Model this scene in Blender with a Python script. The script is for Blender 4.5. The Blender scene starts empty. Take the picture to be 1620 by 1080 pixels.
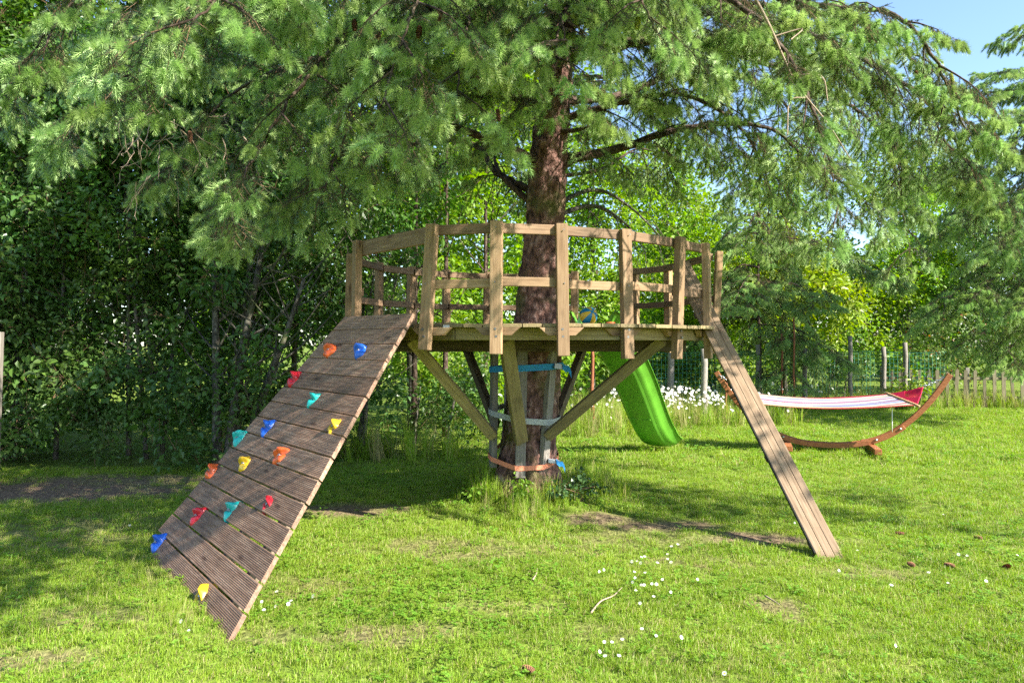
import bpy, math, random
import numpy as np
from mathutils import Vector, Matrix

random.seed(7)
RNG = np.random.default_rng(11)
SC = bpy.context.scene
COL = SC.collection
R = math.radians

# ------------------------------------------------------------------ camera, sky, sun, exposure
F_PX, CX, HORIZON, EYE = 1163.0, 810.0, 545.0, 1.5
cam = bpy.data.cameras.new('camera')
cam.sensor_width = 36.0
cam.lens = 36.0 * F_PX / 1620.0
cam.clip_end = 2000.0
cam.clip_start = 0.05
cam_o = bpy.data.objects.new('camera', cam)
COL.objects.link(cam_o)
cam_o.location = (0, 0, EYE)
cam_o.rotation_euler = (R(90) + math.atan(5.0 / F_PX), 0, 0)
SC.camera = cam_o

SUN_EL = R(37)
SUN_AZ = R(122)                       # clockwise from +Y (the view direction)
S = Vector((math.sin(SUN_AZ) * math.cos(SUN_EL), math.cos(SUN_AZ) * math.cos(SUN_EL), math.sin(SUN_EL)))
world = bpy.data.worlds.new('World')
SC.world = world
world.use_nodes = True
wn = world.node_tree
bg = wn.nodes['Background']
sky = wn.nodes.new('ShaderNodeTexSky')
sky.sky_type = 'NISHITA'
sky.sun_disc = False
sky.sun_elevation = SUN_EL
sky.sun_rotation = SUN_AZ
sky.air_density = 1.0
sky.dust_density = 0.6
sky.ozone_density = 3.0
wn.links.new(sky.outputs[0], bg.inputs[0])
bg.inputs[1].default_value = 0.115
sun = bpy.data.lights.new('sun', 'SUN')
sun.energy = 5.0
sun.angle = R(0.53)
sun.color = (1.0, 0.945, 0.85)
sun_o = bpy.data.objects.new('sun', sun)
COL.objects.link(sun_o)
sun_o.rotation_euler = S.to_track_quat('Z', 'Y').to_euler()
sun_o.location = S * 40

SC.view_settings.view_transform = 'Standard'
SC.view_settings.look = 'None'
SC.view_settings.gamma = 1.0
SC.view_settings.exposure = 1.65
SC.render.engine = 'CYCLES'
cy = SC.cycles
cy.use_denoising = False
cy.use_adaptive_sampling = True
cy.adaptive_threshold = 0.012
cy.use_light_tree = False
cy.max_bounces = 6
cy.diffuse_bounces = 3
cy.glossy_bounces = 2
cy.transmission_bounces = 4
cy.transparent_max_bounces = 4
cy.caustics_reflective = False
cy.caustics_refractive = False
cy.sample_clamp_indirect = 6.0


def P(px, py, d):
    """a point seen at that pixel of the photograph, d metres ahead"""
    return Vector(((px - CX) / F_PX * d, d, EYE + (HORIZON - py) / F_PX * d))


def PG(px, py, z=0.0):
    """a point on the ground seen at that pixel"""
    d = F_PX * (EYE - z) / (py - HORIZON)
    return Vector(((px - CX) / F_PX * d, d, z))


# ------------------------------------------------------------------ helpers: objects
WM = {}


def put(o, parent=None, M=None):
    COL.objects.link(o)
    M = M or Matrix.Identity(4)
    WM[o.name] = M
    if parent is not None:
        o.parent = parent
        o.matrix_basis = WM[parent.name].inverted() @ M
    else:
        o.matrix_basis = M
    return o


def tag(o, label=None, cat=None, group=None, kind=None):
    if label: o['label'] = label
    if cat: o['category'] = cat
    if group: o['group'] = group
    if kind: o['kind'] = kind
    return o


def thing(name, loc, label, cat, group=None):
    o = bpy.data.objects.new(name, None)
    o.empty_display_size = 0.2
    put(o, None, Matrix.Translation(Vector(loc)))
    return tag(o, label, cat, group)


def mesh_data(name, verts, faces, mats=(), fmat=None, smooth=False):
    me = bpy.data.meshes.new(name)
    me.from_pydata([tuple(v) for v in verts], [], [tuple(f) for f in faces])
    for m in mats: me.materials.append(m)
    if fmat is not None and len(fmat): me.polygons.foreach_set('material_index', np.asarray(fmat, np.int32))
    if smooth: me.polygons.foreach_set('use_smooth', np.ones(len(me.polygons), bool))
    me.update()
    return me


def mobj(name, verts, faces, mats, parent=None, M=None, fmat=None, smooth=False, bevel=0.0):
    if not isinstance(mats, (list, tuple)): mats = (mats,)
    o = bpy.data.objects.new(name, mesh_data(name, verts, faces, mats, fmat, smooth))
    put(o, parent, M)
    if bevel:
        b = o.modifiers.new('bevel', 'BEVEL')
        b.width = bevel; b.segments = 2; b.limit_method = 'ANGLE'; b.angle_limit = R(40)
    return o


def frame(x, zhint, origin):
    x = Vector(x).normalized()
    z = Vector(zhint)
    z = (z - x * z.dot(x)).normalized()
    y = z.cross(x)
    return Matrix(((x.x, y.x, z.x, origin[0]), (x.y, y.y, z.y, origin[1]), (x.z, y.z, z.z, origin[2]), (0, 0, 0, 1)))


BOXF = [(0, 1, 3, 2), (4, 6, 7, 5), (0, 4, 5, 1), (2, 3, 7, 6), (0, 2, 6, 4), (1, 5, 7, 3)]


def boxv(sx, sy, sz):
    return [(x, y, z) for x in (-sx / 2, sx / 2) for y in (-sy / 2, sy / 2) for z in (-sz / 2, sz / 2)]


def board(name, p0, p1, w, t, zhint, mat, parent=None, bevel=0.004):
    """a plank from p0 to p1, w wide, t thick along zhint"""
    p0, p1 = Vector(p0), Vector(p1)
    M = frame(p1 - p0, zhint, (p0 + p1) / 2)
    return mobj(name, boxv((p1 - p0).length, w, t), BOXF, mat, parent, M, bevel=bevel)


def tube_geo(pts, rads, sides=8, cap=True, V=None, Fc=None):
    V = [] if V is None else V
    Fc = [] if Fc is None else Fc
    pts = [Vector(p) for p in pts]
    n = len(pts)
    ref = Vector((0.13, 0.21, 1)).normalized()
    base = len(V)
    for i, p in enumerate(pts):
        t = (pts[min(i + 1, n - 1)] - pts[max(i - 1, 0)])
        t = t.normalized() if t.length > 1e-9 else Vector((0, 0, 1))
        if abs(t.dot(ref)) > 0.95: a = t.cross(Vector((1, 0.2, 0))).normalized()
        else: a = t.cross(ref).normalized()
        b = t.cross(a)
        for k in range(sides):
            th = 2 * math.pi * k / sides
            V.append(p + (a * math.cos(th) + b * math.sin(th)) * rads[i])
    for i in range(n - 1):
        for k in range(sides):
            k2 = (k + 1) % sides
            Fc.append((base + i * sides + k, base + i * sides + k2, base + (i + 1) * sides + k2, base + (i + 1) * sides + k))
    if cap:
        Fc.append(tuple(base + k for k in range(sides))[::-1])
        Fc.append(tuple(base + (n - 1) * sides + k for k in range(sides)))
    return V, Fc


def tube(name, pts, rads, mat, parent=None, sides=8, smooth=True):
    if not isinstance(rads, (list, tuple)): rads = [rads] * len(pts)
    V, Fc = tube_geo(pts, rads, sides)
    return mobj(name, V, Fc, mat, parent, smooth=smooth)


def catmull(pts, n):
    pts = [Vector(p) for p in pts]
    q = [pts[0] * 2 - pts[1]] + pts + [pts[-1] * 2 - pts[-2]]
    out = []
    m = len(pts) - 1
    for i in range(n + 1):
        u = i / n * m
        k = min(int(u), m - 1)
        t = u - k
        a, b, c, d = q[k], q[k + 1], q[k + 2], q[k + 3]
        out.append(0.5 * ((2 * b) + (c - a) * t + (2 * a - 5 * b + 4 * c - d) * t * t + (3 * b - a - 3 * c + d) * t ** 3))
    return out


# ------------------------------------------------------------------ helpers: materials
def new_mat(name):
    m = bpy.data.materials.new(name)
    m.use_nodes = True
    nt = m.node_tree
    return m, nt, nt.nodes, nt.links, nt.nodes['Principled BSDF']


def N(nodes, kind, **kw):
    n = nodes.new(kind)
    for k, v in kw.items(): setattr(n, k, v)
    return n


def ramp(nodes, stops):
    r = nodes.new('ShaderNodeValToRGB')
    el = r.color_ramp.elements
    while len(el) > 1: el.remove(el[-1])
    for i, (p, c) in enumerate(stops):
        e = el[0] if i == 0 else el.new(p)
        e.position = p
        e.color = (*c, 1) if len(c) == 3 else c
    return r


def wood_mat(name, c_dark, c_mid, c_light, rough=0.75, stain=0.35, stain_col=(0.06, 0.05, 0.035), bump=0.35, vary=0.25):
    m, nt, ns, ln, bs = new_mat(name)
    tc = N(ns, 'ShaderNodeTexCoord'); oi = N(ns, 'ShaderNodeObjectInfo')
    mp = N(ns, 'ShaderNodeMapping'); mp.inputs['Scale'].default_value = (1.3, 22, 22)
    off = N(ns, 'ShaderNodeVectorMath', operation='SCALE')
    cmb = N(ns, 'ShaderNodeCombineXYZ')
    ln.new(oi.outputs['Random'], cmb.inputs[0]); ln.new(oi.outputs['Random'], cmb.inputs[1]); ln.new(oi.outputs['Random'], cmb.inputs[2])
    ln.new(cmb.outputs[0], off.inputs[0]); off.inputs['Scale'].default_value = 37.0
    add = N(ns, 'ShaderNodeVectorMath', operation='ADD')
    ln.new(tc.outputs['Object'], add.inputs[0]); ln.new(off.outputs[0], add.inputs[1])
    ln.new(add.outputs[0], mp.inputs['Vector'])
    gr = N(ns, 'ShaderNodeTexNoise'); gr.inputs['Scale'].default_value = 3.2; gr.inputs['Detail'].default_value = 6; gr.inputs['Roughness'].default_value = 0.62; gr.inputs['Distortion'].default_value = 0.35
    ln.new(mp.outputs[0], gr.inputs['Vector'])
    rp = ramp(ns, [(0.3, c_dark), (0.5, c_mid), (0.72, c_light)])
    ln.new(gr.outputs['Fac'], rp.inputs[0])
    bl = N(ns, 'ShaderNodeTexNoise'); bl.inputs['Scale'].default_value = 5.0; bl.inputs['Detail'].default_value = 4
    ln.new(add.outputs[0], bl.inputs['Vector'])
    br = ramp(ns, [(0.42, (0, 0, 0)), (0.75, (1, 1, 1))])
    ln.new(bl.outputs['Fac'], br.inputs[0])
    mul = N(ns, 'ShaderNodeMath', operation='MULTIPLY'); mul.inputs[1].default_value = stain
    ln.new(br.outputs[0], mul.inputs[0])
    mx = N(ns, 'ShaderNodeMix', data_type='RGBA'); ln.new(mul.outputs[0], mx.inputs['Factor'])
    ln.new(rp.outputs[0], mx.inputs['A']); mx.inputs['B'].default_value = (*stain_col, 1)
    # knots
    vmap = N(ns, 'ShaderNodeMapping'); vmap.inputs['Scale'].default_value = (2.2, 9, 9)
    ln.new(add.outputs[0], vmap.inputs['Vector'])
    vo = N(ns, 'ShaderNodeTexVoronoi'); vo.inputs['Scale'].default_value = 1.0
    ln.new(vmap.outputs[0], vo.inputs['Vector'])
    kr = ramp(ns, [(0.07, (0.8, 0.8, 0.8)), (0.16, (0, 0, 0))])
    ln.new(vo.outputs['Distance'], kr.inputs[0])
    mk = N(ns, 'ShaderNodeMix', data_type='RGBA'); ln.new(kr.outputs[0], mk.inputs['Factor'])
    ln.new(mx.outputs['Result'], mk.inputs['A']); mk.inputs['B'].default_value = (c_dark[0] * 0.45, c_dark[1] * 0.4, c_dark[2] * 0.4, 1)
    hv = N(ns, 'ShaderNodeHueSaturation')
    mr = N(ns, 'ShaderNodeMapRange'); mr.inputs['To Min'].default_value = 1 - vary; mr.inputs['To Max'].default_value = 1 + vary
    ln.new(oi.outputs['Random'], mr.inputs['Value']); ln.new(mr.outputs[0], hv.inputs['Value'])
    ln.new(mk.outputs['Result'], hv.inputs['Color'])
    ln.new(hv.outputs[0], bs.inputs['Base Color'])
    bs.inputs['Roughness'].default_value = rough
    bs.inputs['Specular IOR Level'].default_value = 0.25
    bp = N(ns, 'ShaderNodeBump'); bp.inputs['Strength'].default_value = bump; bp.inputs['Distance'].default_value = 0.004
    ln.new(gr.outputs['Fac'], bp.inputs['Height']); ln.new(bp.outputs[0], bs.inputs['Normal'])
    return m


def leaf_mat(name, c_dark, c_light, trans=0.35, rough=0.45, spec=0.3, hue_var=0.02, tint=None, back=None):
    """leaves, blades or needles: each instance a little different, some light let through"""
    m, nt, ns, ln, bs = new_mat(name)
    oi = N(ns, 'ShaderNodeObjectInfo'); geo = N(ns, 'ShaderNodeNewGeometry')
    nz = N(ns, 'ShaderNodeTexNoise'); nz.inputs['Scale'].default_value = 1.1; nz.inputs['Detail'].default_value = 3
    ln.new(geo.outputs['Position'], nz.inputs['Vector'])
    mixv = N(ns, 'ShaderNodeMath', operation='ADD')
    h1 = N(ns, 'ShaderNodeMath', operation='MULTIPLY'); h1.inputs[1].default_value = 0.45
    ln.new(oi.outputs['Random'], h1.inputs[0])
    ri = N(ns, 'ShaderNodeMath', operation='MULTIPLY'); ri.inputs[1].default_value = 0.3
    ln.new(geo.outputs['Random Per Island'], ri.inputs[0])
    h2 = N(ns, 'ShaderNodeMath', operation='ADD'); ln.new(h1.outputs[0], h2.inputs[0]); ln.new(ri.outputs[0], h2.inputs[1])
    h3 = N(ns, 'ShaderNodeMapRange'); h3.inputs['From Min'].default_value = 0.3; h3.inputs['From Max'].default_value = 0.7; h3.inputs['To Min'].default_value = -0.15; h3.inputs['To Max'].default_value = 0.4
    ln.new(nz.outputs['Fac'], h3.inputs['Value'])
    ln.new(h2.outputs[0], mixv.inputs[0]); ln.new(h3.outputs[0], mixv.inputs[1])
    mx = N(ns, 'ShaderNodeMix', data_type='RGBA'); mx.clamp_factor = True
    ln.new(mixv.outputs[0], mx.inputs['Factor'])
    mx.inputs['A'].default_value = (*c_dark, 1); mx.inputs['B'].default_value = (*c_light, 1)
    col = mx.outputs['Result']
    if tint is not None:
        rt = N(ns, 'ShaderNodeMath', operation='GREATER_THAN'); rt.inputs[1].default_value = tint[0]
        ln.new(geo.outputs['Random Per Island'], rt.inputs[0])
        m2 = N(ns, 'ShaderNodeMix', data_type='RGBA'); ln.new(rt.outputs[0], m2.inputs['Factor'])
        ln.new(col, m2.inputs['A']); m2.inputs['B'].default_value = (*tint[1], 1)
        col = m2.outputs['Result']
    hv = N(ns, 'ShaderNodeHueSaturation')
    mr = N(ns, 'ShaderNodeMapRange'); mr.inputs['To Min'].default_value = 0.5 - hue_var; mr.inputs['To Max'].default_value = 0.5 + hue_var
    ln.new(oi.outputs['Random'], mr.inputs['Value']); ln.new(mr.outputs[0], hv.inputs['Hue'])
    ln.new(col, hv.inputs['Color'])
    ln.new(hv.outputs[0], bs.inputs['Base Color'])
    bs.inputs['Roughness'].default_value = rough
    bs.inputs['Specular IOR Level'].default_value = spec
    tr = N(ns, 'ShaderNodeBsdfTranslucent')
    tb = N(ns, 'ShaderNodeHueSaturation'); tb.inputs['Saturation'].default_value = 1.15; tb.inputs['Value'].default_value = 1.35
    ln.new(hv.outputs[0], tb.inputs['Color']); ln.new(tb.outputs[0], tr.inputs['Color'])
    ms = N(ns, 'ShaderNodeMixShader'); ms.inputs[0].default_value = trans
    ln.new(bs.outputs[0], ms.inputs[1]); ln.new(tr.outputs[0], ms.inputs[2])
    ln.new(ms.outputs[0], ns['Material Output'].inputs['Surface'])
    return m


def plain_mat(name, col, rough=0.5, spec=0.4, noise=0.12, nscale=12, bump=0.0, trans=0.0, metal=0.0):
    m, nt, ns, ln, bs = new_mat(name)
    tc = N(ns, 'ShaderNodeTexCoord')
    nz = N(ns, 'ShaderNodeTexNoise'); nz.inputs['Scale'].default_value = nscale; nz.inputs['Detail'].default_value = 5
    ln.new(tc.outputs['Object'], nz.inputs['Vector'])
    rp = ramp(ns, [(0.3, tuple(c * (1 - noise * 1.6) for c in col)), (0.7, tuple(min(1, c * (1 + noise)) for c in col))])
    ln.new(nz.outputs['Fac'], rp.inputs[0]); ln.new(rp.outputs[0], bs.inputs['Base Color'])
    bs.inputs['Roughness'].default_value = rough; bs.inputs['Specular IOR Level'].default_value = spec; bs.inputs['Metallic'].default_value = metal
    if bump:
        bp = N(ns, 'ShaderNodeBump'); bp.inputs['Strength'].default_value = bump; bp.inputs['Distance'].default_value = 0.01
        ln.new(nz.outputs['Fac'], bp.inputs['Height']); ln.new(bp.outputs[0], bs.inputs['Normal'])
    if trans:
        tr = N(ns, 'ShaderNodeBsdfTranslucent'); ln.new(rp.outputs[0], tr.inputs['Color'])
        ms = N(ns, 'ShaderNodeMixShader'); ms.inputs[0].default_value = trans
        ln.new(bs.outputs[0], ms.inputs[1]); ln.new(tr.outputs[0], ms.inputs[2]); ln.new(ms.outputs[0], ns['Material Output'].inputs['Surface'])
    return m


def bark_mat(name, c0, c1, c2, scale=1.0, moss=None, disp=0.03):
    m, nt, ns, ln, bs = new_mat(name)
    tc = N(ns, 'ShaderNodeTexCoord')
    mp = N(ns, 'ShaderNodeMapping'); mp.inputs['Scale'].default_value = (scale * 13, scale * 13, scale * 8)
    ln.new(tc.outputs['Object'], mp.inputs['Vector'])
    vo = N(ns, 'ShaderNodeTexVoronoi'); vo.feature = 'F1'; vo.inputs['Scale'].default_value = 2.2
    dn = N(ns, 'ShaderNodeTexNoise'); dn.inputs['Scale'].default_value = 3; dn.inputs['Detail'].default_value = 5
    ln.new(mp.outputs[0], dn.inputs['Vector'])
    av = N(ns, 'ShaderNodeMix', data_type='RGBA'); av.inputs['Factor'].default_value = 0.35
    ln.new(mp.outputs[0], av.inputs['A']); ln.new(dn.outputs['Color'], av.inputs['B'])
    ln.new(av.outputs['Result'], vo.inputs['Vector'])
    nz = N(ns, 'ShaderNodeTexNoise'); nz.inputs['Scale'].default_value = 1.6; nz.inputs['Detail'].default_value = 8; nz.inputs['Roughness'].default_value = 0.65
    ln.new(mp.outputs[0], nz.inputs['Vector'])
    mul = N(ns, 'ShaderNodeMath', operation='MULTIPLY_ADD'); ln.new(vo.outputs['Distance'], mul.inputs[0]); mul.inputs[1].default_value = -0.45
    ln.new(nz.outputs['Fac'], mul.inputs[2])
    rp = ramp(ns, [(0.05, c0), (0.3, c1), (0.62, c2)])
    ln.new(mul.outputs[0], rp.inputs[0])
    col = rp.outputs[0]
    if moss:
        mz = N(ns, 'ShaderNodeTexNoise'); mz.inputs['Scale'].default_value = 3.0; mz.inputs['Detail'].default_value = 6
        ln.new(tc.outputs['Object'], mz.inputs['Vector'])
        mrr = ramp(ns, [(0.52, (0, 0, 0)), (0.68, (0.75, 0.75, 0.75))]); ln.new(mz.outputs['Fac'], mrr.inputs[0])
        mm = N(ns, 'ShaderNodeMix', data_type='RGBA'); ln.new(mrr.outputs[0], mm.inputs['Factor']); ln.new(col, mm.inputs['A']); mm.inputs['B'].default_value = (*moss, 1)
        col = mm.outputs['Result']
    ln.new(col, bs.inputs['Base Color'])
    bs.inputs['Roughness'].default_value = 0.9; bs.inputs['Specular IOR Level'].default_value = 0.15
    bp = N(ns, 'ShaderNodeBump'); bp.inputs['Strength'].default_value = 0.9; bp.inputs['Distance'].default_value = disp
    ln.new(mul.outputs[0], bp.inputs['Height']); ln.new(bp.outputs[0], bs.inputs['Normal'])
    return m


M_POST = wood_mat('pine_timber', (0.20, 0.118, 0.06), (0.31, 0.198, 0.108), (0.40, 0.275, 0.16), stain=0.3, stain_col=(0.13, 0.09, 0.055))
M_RAIL = wood_mat('rail_timber', (0.14, 0.085, 0.048), (0.22, 0.14, 0.083), (0.31, 0.21, 0.13), stain=0.4, stain_col=(0.09, 0.065, 0.04))
M_BEAM = wood_mat('green_treated_timber', (0.20, 0.15, 0.065), (0.31, 0.24, 0.11), (0.40, 0.32, 0.16), stain=0.45, stain_col=(0.09, 0.075, 0.04))
M_DARKBEAM = wood_mat('dark_beam_wood', (0.07, 0.05, 0.03), (0.12, 0.09, 0.055), (0.18, 0.14, 0.09), stain=0.4)  # darker timber for the main beams, outer cross beams, rear struts and battens
M_GREYWOOD = wood_mat('grey_weathered_wood', (0.16, 0.14, 0.115), (0.25, 0.22, 0.185), (0.36, 0.33, 0.29), stain=0.3, stain_col=(0.1, 0.1, 0.07))
M_DECKWOOD = wood_mat('platform_board_wood', (0.15, 0.115, 0.05), (0.24, 0.185, 0.09), (0.33, 0.26, 0.14), stain=0.4)
M_RAMP = wood_mat('dark_ramp_wood', (0.17, 0.088, 0.054), (0.30, 0.176, 0.114), (0.47, 0.31, 0.215), rough=0.65, stain=0.45, stain_col=(0.11, 0.078, 0.06), vary=0.25)
M_RAMPSIDE = wood_mat('ramp_frame_wood', (0.12, 0.09, 0.06), (0.2, 0.15, 0.1), (0.3, 0.24, 0.18))
M_ARC = wood_mat('larch_glulam', (0.22, 0.07, 0.025), (0.34, 0.125, 0.047), (0.43, 0.19, 0.085), stain=0.15, rough=0.5, vary=0.08)
M_BARK = bark_mat('spruce_bark', (0.05, 0.029, 0.024), (0.20, 0.107, 0.083), (0.47, 0.32, 0.27), 1.0, (0.10, 0.115, 0.03), 0.035)
M_LIMB = bark_mat('limb_bark', (0.03, 0.02, 0.015), (0.09, 0.06, 0.045), (0.19, 0.14, 0.11), 1.6, (0.07, 0.08, 0.03), 0.015)
M_GREYBARK = bark_mat('grey_tree_bark', (0.04, 0.035, 0.03), (0.12, 0.105, 0.085), (0.26, 0.24, 0.2), 1.2, (0.08, 0.1, 0.03), 0.015)
M_TWIG = plain_mat('spruce_twig', (0.15, 0.095, 0.055), 0.9, 0.1)
M_DEADTWIG = plain_mat('dry_twig', (0.34, 0.26, 0.19), 0.9, 0.1)
M_NOLD = leaf_mat('spruce_needles', (0.026, 0.042, 0.022), (0.085, 0.115, 0.06), 0.12, 0.5, 0.35, 0.02)
M_NNEW = leaf_mat('spruce_new_needles', (0.205, 0.335, 0.105), (0.50, 0.62, 0.255), 0.23, 0.45, 0.35, 0.02)
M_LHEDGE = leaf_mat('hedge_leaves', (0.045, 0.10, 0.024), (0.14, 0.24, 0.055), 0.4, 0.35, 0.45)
M_LBRIGHT = leaf_mat('fresh_tree_leaves', (0.11, 0.22, 0.02), (0.30, 0.44, 0.045), 0.45, 0.45, 0.3)
M_LMID = leaf_mat('tree_leaves', (0.055, 0.13, 0.02), (0.16, 0.28, 0.045), 0.4, 0.45, 0.3)
M_LRED = leaf_mat('shrub_leaves_with_red', (0.085, 0.15, 0.035), (0.25, 0.33, 0.09), 0.35, 0.4, 0.4, 0.02, (0.95, (0.36, 0.15, 0.05)))
M_LYELL = leaf_mat('yellow_green_leaves', (0.14, 0.23, 0.02), (0.38, 0.46, 0.05), 0.4, 0.4, 0.4)
M_IVY = leaf_mat('ivy_leaves', (0.025, 0.06, 0.018), (0.08, 0.15, 0.045), 0.25, 0.3, 0.5)
M_GRASS = leaf_mat('grass_blades', (0.14, 0.245, 0.017), (0.33, 0.45, 0.048), 0.4, 0.45, 0.3, 0.015, (0.93, (0.42, 0.36, 0.16)))
M_GRASSD = leaf_mat('dry_grass_blades', (0.26, 0.26, 0.08), (0.48, 0.42, 0.19), 0.35, 0.6, 0.2)
M_CLOVER = leaf_mat('clover_leaves', (0.12, 0.25, 0.02), (0.25, 0.40, 0.05), 0.4, 0.45, 0.3)
M_PETAL = plain_mat('white_petals', (0.86, 0.86, 0.82), 0.6, 0.2, 0.03, trans=0.2)
M_YOLK = plain_mat('yellow_flower_centre', (0.75, 0.5, 0.03), 0.7, 0.2)
M_STEM = plain_mat('flower_stem', (0.12, 0.22, 0.04), 0.6, 0.2)
M_CONE = plain_mat('cone_scales', (0.20, 0.095, 0.05), 0.8, 0.2, 0.3, 40)
M_CONEG = plain_mat('green_cone_scales', (0.33, 0.38, 0.06), 0.8, 0.2, 0.2, 40)

# ------------------------------------------------------------------ helpers: scattering pieces over points
def euler_from_axes(x, z):
    """rotations that turn local +X to x and local +Z towards z; arrays (n,3)"""
    x = x / (np.linalg.norm(x, axis=1, keepdims=True) + 1e-12)
    z = z - x * np.sum(x * z, axis=1, keepdims=True)
    z = z / (np.linalg.norm(z, axis=1, keepdims=True) + 1e-12)
    y = np.cross(z, x)
    ry = -np.arcsin(np.clip(x[:, 2], -1, 1))
    rx = np.arctan2(y[:, 2], z[:, 2])
    rz = np.arctan2(x[:, 1], x[:, 0])
    return np.stack([rx, ry, rz], 1)


def source(name, V, Fc, mats, fmat=None):
    return bpy.data.objects.new(name, mesh_data(name, V, Fc, mats, fmat))     # not linked: only a source for scattering


def scatter(name, pts, rots, scl, sources, parent=None, M=None, pick=None):
    n = len(pts)
    me = bpy.data.meshes.new(name)
    me.vertices.add(n)
    pts = np.asarray(pts, np.float32)
    if parent is not None and M is None:
        M = WM[parent.name]
    if M is not None:
        pts = pts - np.array(M.translation, np.float32)
    me.vertices.foreach_set('co', pts.ravel())
    a = me.attributes.new('rot', 'FLOAT_VECTOR', 'POINT'); a.data.foreach_set('vector', np.asarray(rots, np.float32).ravel())
    a = me.attributes.new('scl', 'FLOAT', 'POINT'); a.data.foreach_set('value', np.asarray(scl, np.float32))
    if pick is None: pick = RNG.integers(0, len(sources), n)
    a = me.attributes.new('pick', 'INT', 'POINT'); a.data.foreach_set('value', np.asarray(pick, np.int32))
    for s in sources:
        for mt in s.data.materials:
            if mt.name not in me.materials: me.materials.append(mt)
    o = bpy.data.objects.new(name, me)
    put(o, parent, M)
    g = bpy.data.node_groups.new(name + '_pieces', 'GeometryNodeTree')
    g.interface.new_socket('Geometry', in_out='INPUT', socket_type='NodeSocketGeometry')
    g.interface.new_socket('Geometry', in_out='OUTPUT', socket_type='NodeSocketGeometry')
    gi = g.nodes.new('NodeGroupInput'); go = g.nodes.new('NodeGroupOutput')
    jn = g.nodes.new('GeometryNodeJoinGeometry')
    ra = g.nodes.new('GeometryNodeInputNamedAttribute'); ra.data_type = 'FLOAT_VECTOR'; ra.inputs['Name'].default_value = 'rot'
    sa = g.nodes.new('GeometryNodeInputNamedAttribute'); sa.data_type = 'FLOAT'; sa.inputs['Name'].default_value = 'scl'
    pa = g.nodes.new('GeometryNodeInputNamedAttribute'); pa.data_type = 'INT'; pa.inputs['Name'].default_value = 'pick'
    for k, s in enumerate(sources):
        ob = g.nodes.new('GeometryNodeObjectInfo'); ob.inputs['Object'].default_value = s
        ob.inputs['As Instance'].default_value = True
        ip = g.nodes.new('GeometryNodeInstanceOnPoints')
        cp = g.nodes.new('FunctionNodeCompare'); cp.data_type = 'INT'; cp.operation = 'EQUAL'
        si = [x for x in cp.inputs if x.enabled and x.type == 'INT']
        g.links.new(pa.outputs['Attribute'], si[0]); si[1].default_value = k
        g.links.new(gi.outputs[0], ip.inputs['Points'])
        g.links.new(cp.outputs[0], ip.inputs['Selection'])
        g.links.new(ob.outputs['Geometry'], ip.inputs['Instance'])
        g.links.new(ra.outputs['Attribute'], ip.inputs['Rotation'])
        g.links.new(sa.outputs['Attribute'], ip.inputs['Scale'])
        g.links.new(ip.outputs[0], jn.inputs[0])
    g.links.new(jn.outputs[0], go.inputs[0])
    md = o.modifiers.new('pieces', 'NODES'); md.node_group = g
    return o


def unit(v):
    v = np.asarray(v, float)
    return v / (np.linalg.norm(v) + 1e-12)


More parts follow.
